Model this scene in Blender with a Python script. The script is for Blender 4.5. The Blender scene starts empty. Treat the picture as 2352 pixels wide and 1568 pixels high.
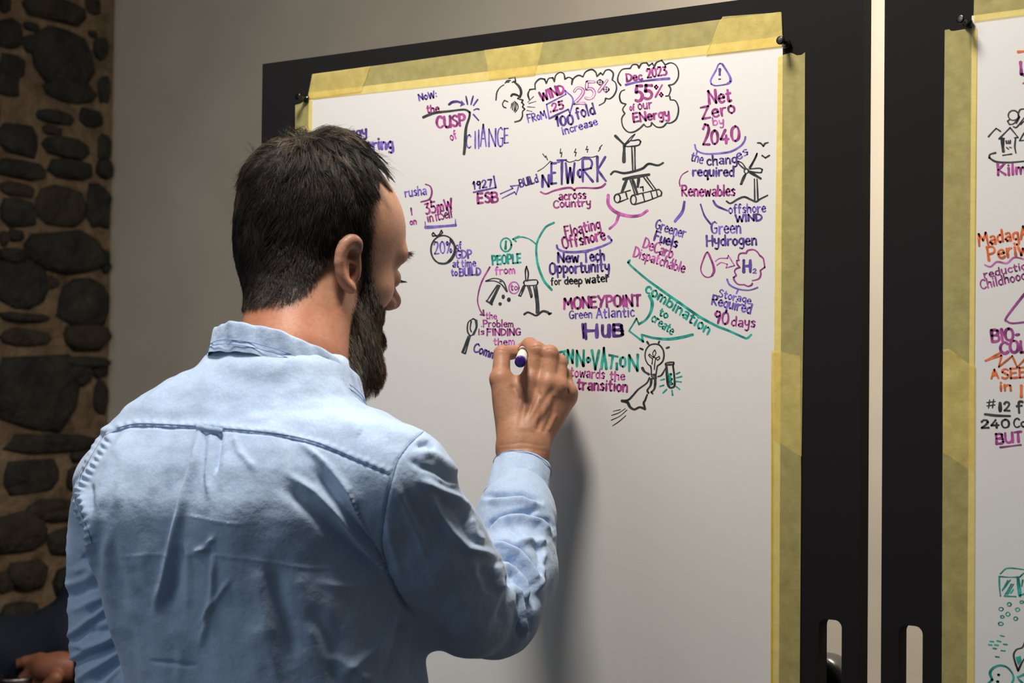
import bpy, bmesh, math, random
import numpy as np
from mathutils import Vector, Matrix
from mathutils.bvhtree import BVHTree

# ------------------------------------------------------------------ camera, world, lights, exposure
FPX = 4000.0
W0, H0 = 2352.0, 1568.0
YAW, PITCH, ROLL = math.radians(35.6256), math.radians(1.4194), math.radians(0.6318)
Dv = np.array([-math.sin(YAW)*math.cos(PITCH), math.cos(YAW)*math.cos(PITCH), math.sin(PITCH)])
_ri = np.array([math.cos(YAW), math.sin(YAW), 0.0]); _up = np.cross(_ri, Dv)
Rv = math.cos(ROLL)*_ri + math.sin(ROLL)*_up
Uv = math.cos(ROLL)*_up - math.sin(ROLL)*_ri
CAM = np.array([0.0, -1.760, 1.50])

scene = bpy.context.scene
COL = scene.collection
cam_d = bpy.data.cameras.new('camera'); cam = bpy.data.objects.new('camera', cam_d); COL.objects.link(cam)
cam_d.sensor_width = 36.0; cam_d.lens = FPX/W0*36.0
cam_d.clip_start = 0.05; cam_d.clip_end = 60
cam.matrix_world = Matrix(((Rv[0], Uv[0], -Dv[0], CAM[0]), (Rv[1], Uv[1], -Dv[1], CAM[1]), (Rv[2], Uv[2], -Dv[2], CAM[2]), (0, 0, 0, 1)))
cam_d.dof.use_dof = True; cam_d.dof.focus_distance = 2.0; cam_d.dof.aperture_fstop = 8.0
scene.camera = cam

world = bpy.data.worlds.new('world'); scene.world = world; world.use_nodes = True
bg = world.node_tree.nodes['Background']; bg.inputs['Color'].default_value = (0.72, 0.86, 1.0, 1); bg.inputs['Strength'].default_value = 0.12
scene.view_settings.view_transform = 'Standard'; scene.view_settings.look = 'None'
scene.view_settings.gamma = 1.0; scene.view_settings.use_curve_mapping = False
scene.view_settings.exposure = 0.0

def area_light(name, loc, target, size, power, color, size_y=None, spread=None):
    d = bpy.data.lights.new(name, 'AREA'); d.energy = power; d.color = color; d.size = size
    if size_y: d.shape = 'RECTANGLE'; d.size_y = size_y
    if spread: d.spread = spread
    o = bpy.data.objects.new(name, d); COL.objects.link(o); o.location = loc
    v = Vector(target)-Vector(loc); o.rotation_euler = v.to_track_quat('-Z', 'Y').to_euler()
    return o
# ceiling lamp over the writer, slightly to his left and in front of the board
area_light('ceiling_lamp_light', (-1.05, -0.62, 2.85), (-1.15, -0.25, 1.2), 0.34, 33, (1.0, 0.93, 0.84))
# second ceiling lamp to the right of the boards
area_light('second_lamp_light', (-1.75, -1.5, 2.90), (-1.3, -0.4, 1.4), 0.5, 7, (1.0, 0.95, 0.9))
# lamp washing the wall behind the boards, on the right
area_light('wall_washer_light', (-0.70, 0.72, 2.75), (-0.75, 1.3, 1.7), 0.4, 50, (1.0, 0.9, 0.78))
# big soft daylight from the windows behind the camera
area_light('window_daylight', (-3.1, -3.3, 2.0), (-1.0, -0.4, 1.3), 2.4, 21, (0.62, 0.80, 1.0), size_y=1.6)

# ------------------------------------------------------------------ helpers
def tag(o, label=None, cat=None, group=None, kind=None):
    if label: o['label'] = label
    if cat: o['category'] = cat
    if group: o['group'] = group
    if kind: o['kind'] = kind
    return o
def link_mesh(name, verts, faces, m, parent=None, smooth=True):
    me = bpy.data.meshes.new(name)
    if isinstance(faces, np.ndarray):
        verts = np.asarray(verts, dtype=np.float32)
        nf, k = faces.shape
        me.vertices.add(len(verts)); me.vertices.foreach_set('co', verts.ravel())
        me.loops.add(nf*k); me.loops.foreach_set('vertex_index', faces.ravel().astype(np.int32))
        me.polygons.add(nf); me.polygons.foreach_set('loop_start', np.arange(0, nf*k, k, dtype=np.int32))
        me.update(calc_edges=True); me.validate()
    else:
        me.from_pydata([tuple(map(float, v)) for v in verts], [], faces); me.update()
    if smooth: me.polygons.foreach_set('use_smooth', [True]*len(me.polygons))
    if m: me.materials.append(m)
    o = bpy.data.objects.new(name, me); COL.objects.link(o)
    if parent: o.parent = parent
    return o
def link_bm(name, bm, m, parent=None, smooth=False):
    me = bpy.data.meshes.new(name); bmesh.ops.recalc_face_normals(bm, faces=bm.faces[:]); bm.to_mesh(me); bm.free()
    if smooth: me.polygons.foreach_set('use_smooth', [True]*len(me.polygons))
    if m: me.materials.append(m)
    o = bpy.data.objects.new(name, me); COL.objects.link(o)
    if parent: o.parent = parent
    return o
def empty(name, loc=(0, 0, 0)):
    o = bpy.data.objects.new(name, None); COL.objects.link(o); o.location = loc; return o
def bm_box(bm, lo, hi, bev=0.0):
    r = bmesh.ops.create_cube(bm, size=1.0)
    for v in r['verts']:
        v.co = Vector([lo[i]+(v.co[i]+0.5)*(hi[i]-lo[i]) for i in range(3)])
    if bev:
        es = list({e for v in r['verts'] for e in v.link_edges})
        bmesh.ops.bevel(bm, geom=es, offset=bev, segments=2, affect='EDGES', profile=0.5)
def bm_lathe(bm, prof, origin, axis, seg=20):
    """prof: list of (dist along axis, radius)"""
    ax = Vector(axis).normalized(); t = ax.orthogonal().normalized(); b = ax.cross(t); o = Vector(origin); rings = []
    for (d, r) in prof:
        if r < 1e-6: rings.append([bm.verts.new(o+ax*d)])
        else: rings.append([bm.verts.new(o+ax*d+(t*math.cos(2*math.pi*k/seg)+b*math.sin(2*math.pi*k/seg))*r) for k in range(seg)])
    for a, c in zip(rings, rings[1:]):
        if len(a) == 1 and len(c) > 1:
            for k in range(seg): bm.faces.new((a[0], c[(k+1) % seg], c[k]))
        elif len(c) == 1 and len(a) > 1:
            for k in range(seg): bm.faces.new((c[0], a[k], a[(k+1) % seg]))
        elif len(a) > 1:
            for k in range(seg): bm.faces.new((a[k], a[(k+1) % seg], c[(k+1) % seg], c[k]))

def ray(px, py): return Dv + (px-1176.0)/FPX*Rv - (py-784.0)/FPX*Uv
def at_depth(px, py, D): return CAM + ray(px, py)*D
def on_y(px, py, y=0.0):
    r = ray(px, py); return CAM + r*((y-CAM[1])/r[1])
def on_x(px, py, x):
    r = ray(px, py); return CAM + r*((x-CAM[0])/r[0])
def cf(px, py, D): return np.array([(px-1176.0)/FPX*D, -(py-784.0)/FPX*D, D])     # eye-level frame: right, up, away
def c2w(P): P = np.asarray(P); return CAM + P[..., 0:1]*Rv + P[..., 1:2]*Uv + P[..., 2:3]*Dv
def w2c(P): Q = np.asarray(P)-CAM; return np.stack([Q@Rv, Q@Uv, Q@Dv], -1)
def c2px(P): return 1176.0+FPX*P[..., 0]/P[..., 2], 784.0-FPX*P[..., 1]/P[..., 2]

# ------------------------------------------------------------------ materials
def mat(name, color, rough=0.6, spec=0.5, metallic=0.0):
    m = bpy.data.materials.new(name); m.use_nodes = True
    b = m.node_tree.nodes['Principled BSDF']
    b.inputs['Base Color'].default_value = (*color, 1); b.inputs['Roughness'].default_value = rough
    b.inputs['Specular IOR Level'].default_value = spec; b.inputs['Metallic'].default_value = metallic
    return m
def nodes(m): return m.node_tree.nodes, m.node_tree.links, m.node_tree.nodes['Principled BSDF']
def noise_color(m, c1, c2, scale, detail=6, rough=0.6, lo=0.35, hi=0.65, coord='Object', vec_scale=None):
    n, l, b = nodes(m)
    tc = n.new('ShaderNodeTexCoord'); mp = n.new('ShaderNodeMapping')
    if vec_scale: mp.inputs['Scale'].default_value = vec_scale
    l.new(tc.outputs[coord], mp.inputs[0])
    t = n.new('ShaderNodeTexNoise'); t.inputs['Scale'].default_value = scale; t.inputs['Detail'].default_value = detail; t.inputs['Roughness'].default_value = rough
    l.new(mp.outputs[0], t.inputs['Vector'])
    r = n.new('ShaderNodeValToRGB'); r.color_ramp.elements[0].position = lo; r.color_ramp.elements[1].position = hi
    r.color_ramp.elements[0].color = (*c1, 1); r.color_ramp.elements[1].color = (*c2, 1)
    l.new(t.outputs['Fac'], r.inputs[0]); l.new(r.outputs[0], b.inputs['Base Color'])
    return r, mp
def add_bump(m, scale, strength, dist=0.001, detail=4, vec_scale=None, prev=None, tex='noise'):
    n, l, b = nodes(m)
    tc = n.new('ShaderNodeTexCoord'); mp = n.new('ShaderNodeMapping')
    if vec_scale: mp.inputs['Scale'].default_value = vec_scale
    l.new(tc.outputs['Object'], mp.inputs[0])
    t = n.new('ShaderNodeTexNoise'); t.inputs['Scale'].default_value = scale; t.inputs['Detail'].default_value = detail
    l.new(mp.outputs[0], t.inputs['Vector'])
    bp = n.new('ShaderNodeBump'); bp.inputs['Strength'].default_value = strength; bp.inputs['Distance'].default_value = dist
    l.new(t.outputs['Fac'], bp.inputs['Height'])
    if prev: l.new(prev.outputs[0], bp.inputs['Normal'])
    l.new(bp.outputs[0], b.inputs['Normal'])
    return bp
M = {}
M['plaster'] = mat('grey painted plaster', (0.50, 0.46, 0.40), 0.85, 0.2); noise_color(M['plaster'], (0.42, 0.378, 0.31), (0.475, 0.43, 0.355), 3.0); add_bump(M['plaster'], 160, 0.15, 0.001)
M['ceiling'] = mat('ceiling paint', (0.55, 0.53, 0.5), 0.9, 0.2)
M['floor'] = mat('dark floor', (0.06, 0.05, 0.045), 0.6); noise_color(M['floor'], (0.05, 0.04, 0.035), (0.08, 0.07, 0.06), 5)
M['mortar'] = mat('brown lime mortar', (0.2, 0.15, 0.1), 0.95, 0.1); noise_color(M['mortar'], (0.045, 0.031, 0.018), (0.19, 0.138, 0.086), 14, 8, 0.7, 0.3, 0.72); add_bump(M['mortar'], 60, 0.9, 0.01, 8)
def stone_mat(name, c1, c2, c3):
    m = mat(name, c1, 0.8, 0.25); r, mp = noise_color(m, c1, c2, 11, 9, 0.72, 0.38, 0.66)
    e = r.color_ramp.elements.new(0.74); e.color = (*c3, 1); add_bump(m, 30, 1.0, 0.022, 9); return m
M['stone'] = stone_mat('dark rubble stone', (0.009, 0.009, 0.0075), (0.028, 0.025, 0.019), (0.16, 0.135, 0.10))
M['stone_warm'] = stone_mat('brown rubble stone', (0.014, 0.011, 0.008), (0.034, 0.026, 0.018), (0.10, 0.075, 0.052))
M['board'] = mat('black foam board', (0.0105, 0.0095, 0.0102), 0.8, 0.12); add_bump(M['board'], 400, 0.1, 0.0005)
M['board_edge'] = mat('black board edge', (0.006, 0.005, 0.005), 0.8, 0.2)
M['paper'] = mat('white cartridge paper', (0.705, 0.685, 0.66), 0.7, 0.2); add_bump(M['paper'], 500, 0.12, 0.0004)
def tape_mat(name, opacity):
    m = mat(name, (0.93, 0.80, 0.30), 0.55, 0.3)
    r, mp = noise_color(m, (0.80, 0.68, 0.25), (0.97, 0.85, 0.35), 70, 4, 0.6, 0.3, 0.7)
    add_bump(m, 300, 0.35, 0.0006, 5)
    n, l, b = nodes(m)
    tr = n.new('ShaderNodeBsdfTransparent'); tr.inputs[0].default_value = (1.0, 0.90, 0.52, 1)
    mx = n.new('ShaderNodeMixShader')
    t = n.new('ShaderNodeTexNoise'); t.inputs['Scale'].default_value = 45; t.inputs['Detail'].default_value = 3
    tc = n.new('ShaderNodeTexCoord'); l.new(tc.outputs['Object'], t.inputs['Vector'])
    mr = n.new('ShaderNodeMapRange'); mr.inputs['To Min'].default_value = opacity-0.10; mr.inputs['To Max'].default_value = opacity+0.10
    l.new(t.outputs['Fac'], mr.inputs['Value']); l.new(mr.outputs[0], mx.inputs[0])
    l.new(tr.outputs[0], mx.inputs[1]); l.new(b.outputs[0], mx.inputs[2])
    l.new(mx.outputs[0], n['Material Output'].inputs[0]); return m
M['tape'] = tape_mat('yellow masking tape', 0.38)
def ink(name, c, var=0.45):
    m = mat(name, c, 0.45, 0.4)
    c1 = tuple(x*(1-var) for x in c); c2 = tuple(min(1, x*(1+var)+0.03) for x in c)
    noise_color(m, c1, c2, 90, 2, 0.5, 0.35, 0.65); return m
M['P'] = ink('dark purple ink', (0.085, 0.035, 0.235)); M['V'] = ink('violet ink', (0.17, 0.095, 0.44)); M['M'] = ink('magenta ink', (0.29, 0.035, 0.20))
M['L'] = ink('light magenta ink', (0.46, 0.10, 0.36)); M['T'] = ink('teal ink', (0.008, 0.30, 0.24)); M['K'] = ink('black ink', (0.022, 0.022, 0.022), 0.3); M['O'] = ink('orange ink', (0.66, 0.12, 0.015), 0.3)
M['pin'] = mat('black plastic pin', (0.006, 0.006, 0.006), 0.25, 0.5)
M['plastic'] = mat('black glossy plastic', (0.012, 0.012, 0.014), 0.28, 0.6)
# ------------------------------------------------------------------ the setting
YB = 1.30                                           # wall behind the boards
XL = float(on_y(252, 700, YB)[0])                   # stone wall runs towards us from the corner
bm = bmesh.new(); bm_box(bm, (XL-0.3, YB, -0.02), (4.5, YB+0.15, 3.1)); tag(link_bm('wall_back', bm, M['plaster']), 'smooth grey plaster wall behind the boards', None, None, 'structure')
bm = bmesh.new(); bm_box(bm, (XL-0.3, -5.0, -0.1), (4.5, YB+0.15, 0.0)); tag(link_bm('floor', bm, M['floor']), kind='structure')
bm = bmesh.new(); bm_box(bm, (XL-0.3, -5.0, 3.0), (4.5, YB+0.15, 3.1)); tag(link_bm('ceiling', bm, M['ceiling']), kind='structure')
bm = bmesh.new(); bm_box(bm, (XL-0.3, -3.0, -0.02), (XL, YB, 3.05))
wall_left = tag(link_bm('wall_left', bm, M['mortar']), 'rough rubble stone wall with brown mortar joints', None, None, 'structure')
# stones, measured on the photograph: centre, width, height on the wall plane
STONES = [(10,12,24,34),(122,22,150,58),(212,14,34,38),(20,78,56,70),(70,62,34,20),(70,102,38,38),(140,130,148,136),(210,78,18,16),(230,112,34,56),(27,152,58,54),(12,195,60,52),(160,212,112,54),(238,205,26,66),
 (120,268,84,32),(207,270,52,40),(40,320,98,78),(120,300,46,22),(150,338,106,50),(238,338,46,60),(50,390,110,44),(160,388,96,44),(236,388,46,44),(38,435,80,34),(38,490,82,64),(138,474,108,96),(226,474,62,104),(8,548,22,38),(35,540,34,26),
 (150,577,178,92),(25,585,66,34),(50,650,116,128),(112,648,42,28),(192,692,138,112),(243,600,26,54),(55,775,116,40),(198,775,130,60),(50,728,110,20),
 (195,832,134,26),(90,900,184,170),(180,860,48,52),(228,850,54,34),(229,912,70,80),(120,1018,216,46),(72,1095,140,74),(180,1048,44,24),(178,1100,50,60),(118,1172,130,52),(40,1222,124,88),(150,1240,80,60),(60,1320,90,70),(12,1335,46,50),(180,1330,120,80),(40,1420,100,70),(150,1430,100,80),(60,1510,120,60),(190,1520,110,70)]
random.seed(5)
stone_i = 0
def stone_at(cy_, cz_, w, h, m):
    """one rubble stone on the plane x=XL: rounded irregular block standing proud of the mortar"""
    global stone_i
    n = random.choice((9, 10, 11)); ph = random.random()*6.28
    hgt = random.uniform(0.010, 0.026)*min(1.0, 0.5+w*3)
    rings = []
    rad = [random.uniform(0.84, 1.10) for _ in range(n)]
    verts = []; faces = []
    for ri, (s, dx) in enumerate(((1.0, -0.012), (0.97, hgt*0.55), (0.80, hgt), (0.42, hgt*random.uniform(1.05, 1.3)))):
        ring = []
        for k in range(n):
            a = ph+2*math.pi*k/n; c, s_ = math.cos(a), math.sin(a); e = 3.2
            q = (abs(c)**e+abs(s_)**e)**(-1/e)
            j = random.uniform(-0.004, 0.004) if ri > 1 else 0
            ring.append(len(verts)); verts.append((XL+dx+j*1.5, cy_+c*q*rad[k]*w/2*s, cz_+s_*q*rad[k]*h/2*s))
        rings.append(ring)
    for a, b in zip(rings, rings[1:]):
        for k in range(n): faces.append((a[k], a[(k+1) % n], b[(k+1) % n], b[k]))
    verts.append((XL+hgt*1.15, cy_, cz_)); c = len(verts)-1
    for k in range(n): faces.append((rings[-1][k], rings[-1][(k+1) % n], c))
    o = link_mesh('stone', verts, faces, m, wall_left); stone_i += 1
    return o
boxes = []
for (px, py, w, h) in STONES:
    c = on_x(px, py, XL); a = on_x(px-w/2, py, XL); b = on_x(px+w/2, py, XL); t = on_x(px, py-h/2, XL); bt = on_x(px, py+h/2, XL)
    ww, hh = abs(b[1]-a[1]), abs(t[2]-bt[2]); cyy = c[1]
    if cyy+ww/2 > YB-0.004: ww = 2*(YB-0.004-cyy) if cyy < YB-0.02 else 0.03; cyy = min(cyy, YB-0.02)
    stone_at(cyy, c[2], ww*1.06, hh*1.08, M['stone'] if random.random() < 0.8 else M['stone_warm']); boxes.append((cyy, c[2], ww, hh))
# the courses go on outside the frame, towards the viewer and up to the ceiling
ylim = min(b[0]-b[2]/2 for b in boxes)+0.03
ztop = max(b[1]+b[3]/2 for b in boxes); zbot = min(b[1]-b[3]/2 for b in boxes)
z = 0.06
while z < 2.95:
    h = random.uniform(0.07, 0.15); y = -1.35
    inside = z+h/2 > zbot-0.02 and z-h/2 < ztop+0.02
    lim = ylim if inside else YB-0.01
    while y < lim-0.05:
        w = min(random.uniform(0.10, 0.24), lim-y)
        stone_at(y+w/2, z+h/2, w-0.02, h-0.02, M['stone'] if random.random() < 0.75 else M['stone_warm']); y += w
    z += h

# ------------------------------------------------------------------ boards (free-standing black panels with hand slots)
TH = 0.021
def board(name, x0, x1, z0, z1, slots, label):
    """panel with its front face in the plane y=0 and rounded slots cut right through"""
    bm = bmesh.new()
    loops = [[(x0, z0), (x1, z0), (x1, z1), (x0, z1)]]
    for (sx0, sx1, sz0, sz1, r) in slots:
        pts = []
        for (ccx, ccz, a0) in ((sx1-r, sz1-r, 0), (sx0+r, sz1-r, 90), (sx0+r, sz0+r, 180), (sx1-r, sz0+r, 270)):
            for k in range(7):
                a = math.radians(a0+15*k); pts.append((ccx+r*math.cos(a), ccz+r*math.sin(a)))
        loops.append(pts[::-1])
    store = {0.0: [], TH: []}
    for y in (0.0, TH):
        es = []
        for lp in loops:
            vs = [bm.verts.new((p[0], y, p[1])) for p in lp]
            for a, b in zip(vs, vs[1:]+vs[:1]): es.append(bm.edges.new((a, b)))
            store[y].append(vs)
        bmesh.ops.triangle_fill(bm, edges=es, use_beauty=True, use_dissolve=False)
    for a, b in zip(store[0.0], store[TH]):
        for k in range(len(a)):
            f = bm.faces.new((a[k], a[(k+1) % len(a)], b[(k+1) % len(a)], b[k])); f.material_index = 1
    o = link_bm(name, bm, M['board']); o.data.materials.append(M['board_edge'])
    return tag(o, label, 'board')
bx0 = float(on_y(603, 150)[0]); bx1 = float(on_y(1979, 700)[0]); btop = float(on_y(603, 147)[2])
def slot_of(pxa, pxb, ptop):
    a, b, t = on_y(pxa, 1500), on_y(pxb, 1500), on_y(pxb-10, ptop)
    return (float(a[0]), float(b[0]), float(t[2])-0.13, float(t[2]), 0.0085)
board('display_board', bx0, bx1, 0.0, btop, [slot_of(1880, 1933, 1424)], 'black display board the man writes at, its left and top edges in view')
b2x0 = float(on_y(2028, 700)[0])
board('display_board', b2x0, b2x0+1.35, 0.0, btop, [slot_of(2064, 2119, 1438)], 'second black display board at the right edge, beyond the bright gap')

def px_poly(name, pts, y, m, parent=None, thick=0.0):
    """flat sheet lying in front of the board plane, outlined by measured points"""
    bm = bmesh.new(); vs = [bm.verts.new(tuple(on_y(px, py, y))) for px, py in pts]
    f = bm.faces.new(vs)
    if thick:
        r = bmesh.ops.extrude_face_region(bm, geom=[f])
        for v in r['geom']:
            if isinstance(v, bmesh.types.BMVert): v.co.y += thick
    bmesh.ops.triangulate(bm, faces=[g for g in bm.faces if len(g.verts) > 4])
    return link_bm(name, bm, m, parent)
YP = -0.0006
paper1 = tag(px_poly('paper_sheet', [(709, 213), (1798, 83), (1789, 1568), (1783, 2350), (690, 2100)], YP, M['paper'], None, 0.0004), 'big white paper sheet with energy sketchnotes, taped to the left board', 'paper')
paper2 = tag(px_poly('paper_sheet', [(2232, 36), (2600, -12), (2900, -50), (2900, 2560), (2215, 2420), (2222, 1400)], YP, M['paper'], None, 0.0004), 'white paper sheet with orange and magenta notes on the right board', 'paper')
random.seed(11)
def jag(a, b, n, amp):
    """torn tape end from a to b"""
    out = [a]
    for k in range(1, n):
        t = k/n; out.append((a[0]+(b[0]-a[0])*t+random.uniform(-amp, amp), a[1]+(b[1]-a[1])*t+random.uniform(-amp, amp)))
    return out+[b]
def tape(pts, layer, label):
    return tag(px_poly('masking_tape', pts, YP-0.0004-0.0004*layer, M['tape']), label, 'tape', 'yellow masking tape around the sheets')
# top edge of the left sheet (pieces overlap: the doubled stretches look stronger)
tape([(719, 170)]+jag((850, 152), (829, 210), 4, 2)+[(720, 225), (707, 225), (712, 205)], 3, 'short yellow tape piece at the top left corner of the left sheet')
tape([(717, 170), (900, 145.5), (1247, 97)]+jag((1247, 97), (1228, 173), 5, 3)+[(722, 227), (706, 226)], 1, 'long yellow tape strip along the top edge of the left sheet, left half')
tape(jag((1122, 182), (1112, 115), 4, 3)+[(1660, 44), (1793, 27), (1797, 105), (1600, 127)], 2, 'long yellow tape strip along the top edge of the left sheet, right half')
tape([(1795, 28), (1797, 80), (1801, 105), (1620, 126)]+jag((1625, 122), (1660, 38), 5, 3), 3, 'yellow tape piece at the top right corner of the left sheet, by the pin')
# right edge
tape([(1786, 129), (1798, 126), (1806, 124), (1815, 121), (1822, 123), (1830, 127), (1841, 126), (1849, 120), (1848, 500), (1841, 1048)]+jag((1841, 1048), (1775, 1005), 4, 3)+[(1780, 500)], 1, 'yellow tape strip down the right edge of the left sheet, upper one')
tape(jag((1771, 804), (1838, 818), 3, 2)+[(1840, 1100), (1837, 1568), (1832, 2400), (1768, 2380), (1775, 1568), (1776, 1050)], 2, 'yellow tape strip down the right edge of the left sheet, lower one')
# left edge
tape([(678, 241), (690, 238), (697, 233), (706, 231), (717, 228), (712, 800), (708, 2100), (668, 2090), (674, 800)], 2, 'narrow yellow tape strip down the left edge of the left sheet, behind his head')
# right sheet
tape([(2237, -2), (2237, 34), (2236, 49), (2600, 2), (2900, -38), (2900, -120), (2238, -46)], 2, 'yellow tape strip along the top edge of the right sheet')
tape([(2170, 69), (2180, 67), (2184, 71), (2192, 71), (2226, 65), (2244, 63), (2239, 400), (2238, 800), (2236, 1085)]+jag((2236, 1085), (2166, 1040), 5, 4)+[(2166, 500)], 1, 'yellow tape strip down the left edge of the right sheet, upper one')
tape([(2166, 803), (2180, 801), (2192, 810), (2200, 822), (2212, 826), (2222, 834), (2239, 838), (2236, 1568), (2230, 2400), (2158, 2380), (2163, 1568)], 3, 'yellow tape strip down the left edge of the right sheet, lower one')

def push_pin(px, py, label, tilt=(0, 0)):
    o = Vector(on_y(px, py, YP-0.002)); bm = bmesh.new()
    bm_lathe(bm, [(-0.0, 0), (0, 0.0052), (0.0012, 0.0056), (0.0025, 0.0046), (0.0040, 0.0028), (0.0115, 0.0024), (0.0135, 0.0040), (0.0150, 0.0050), (0.0168, 0.0047), (0.0174, 0.0030), (0.0168, 0)], (0, 0, 0), (tilt[0], -1, tilt[1]), 22)
    e = empty('push_pin', o); tag(e, label, 'pin'); link_bm('pin_handle', bm, M['pin'], e, True)
    bm = bmesh.new(); bm_lathe(bm, [(0, 0.0005), (0.010, 0.0005), (0.0115, 0)], (0, 0, 0), (0, 1, 0), 8)
    link_bm('pin_needle', bm, M['pin'], e, True)
push_pin(1807, 101, 'black push pin at the top right corner of the left sheet', (0, 0.1))
push_pin(2224, 54, 'black push pin at the top left corner of the right sheet', (-0.15, 0.15))
push_pin(704, 227, 'black push pin at the top left corner of the left sheet', (-0.1, 0.1))

# black rounded chair back seen through the slot
cc = on_y(1868, 1580, 0.42)
ch = empty('office_chair', (float(cc[0])-0.15, 0.50, 0)); tag(ch, 'glossy black chair back showing through the hand slot', 'chair')
def rel(bm):
    bmesh.ops.translate(bm, verts=bm.verts[:], vec=(-ch.location.x, -ch.location.y, 0)); return bm
zt = float(on_y(1900, 1508, 0.45)[2]); xr = float(on_y(1934, 1560, 0.45)[0])
bm = bmesh.new(); bm_box(bm, (xr-0.42, 0.45, zt-0.50), (xr, 0.50, zt)); es = [e for e in bm.edges if abs((e.verts[0].co-e.verts[1].co).y) > 0.04]
bmesh.ops.bevel(bm, geom=es, offset=0.035, segments=8, affect='EDGES', profile=0.5)
es = [e for e in bm.edges if abs((e.verts[0].co-e.verts[1].co).y) < 1e-5 and len(e.link_faces) == 2 and e.calc_face_angle() > 1.0]
bmesh.ops.bevel(bm, geom=es, offset=0.012, segments=4, affect='EDGES', profile=0.5)
link_bm('backrest', rel(bm), M['plastic'], ch, True)
bm = bmesh.new(); bm_box(bm, (xr-0.44, 0.10, 0.46), (xr+0.02, 0.53, 0.53), 0.02); link_bm('seat', rel(bm), M['plastic'], ch)
bm = bmesh.new(); bm_box(bm, (xr-0.24, 0.50, 0.48), (xr-0.18, 0.53, zt-0.1), 0.005); link_bm('back_post', rel(bm), M['plastic'], ch)
bm = bmesh.new(); bm_lathe(bm, [(0, 0), (0, 0.03), (0.40, 0.025), (0.40, 0)], (xr-0.21, 0.32, 0.07), (0, 0, 1), 16); link_bm('column', rel(bm), M['plastic'], ch, True)
for k in range(5):
    a = k*2*math.pi/5+0.3; bm = bmesh.new()
    bm_lathe(bm, [(0, 0), (0, 0.022), (0.20, 0.015), (0.22, 0)], (xr-0.21, 0.32, 0.07), (math.cos(a), math.sin(a), -0.04), 10)
    bm_lathe(bm, [(-0.011, 0), (-0.011, 0.024), (0.011, 0.024), (0.011, 0)], (xr-0.21+0.22*math.cos(a), 0.32+0.22*math.sin(a), 0.025), (-math.sin(a), math.cos(a), 0), 12)
    link_bm('leg', rel(bm), M['plastic'], ch, True)
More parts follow.
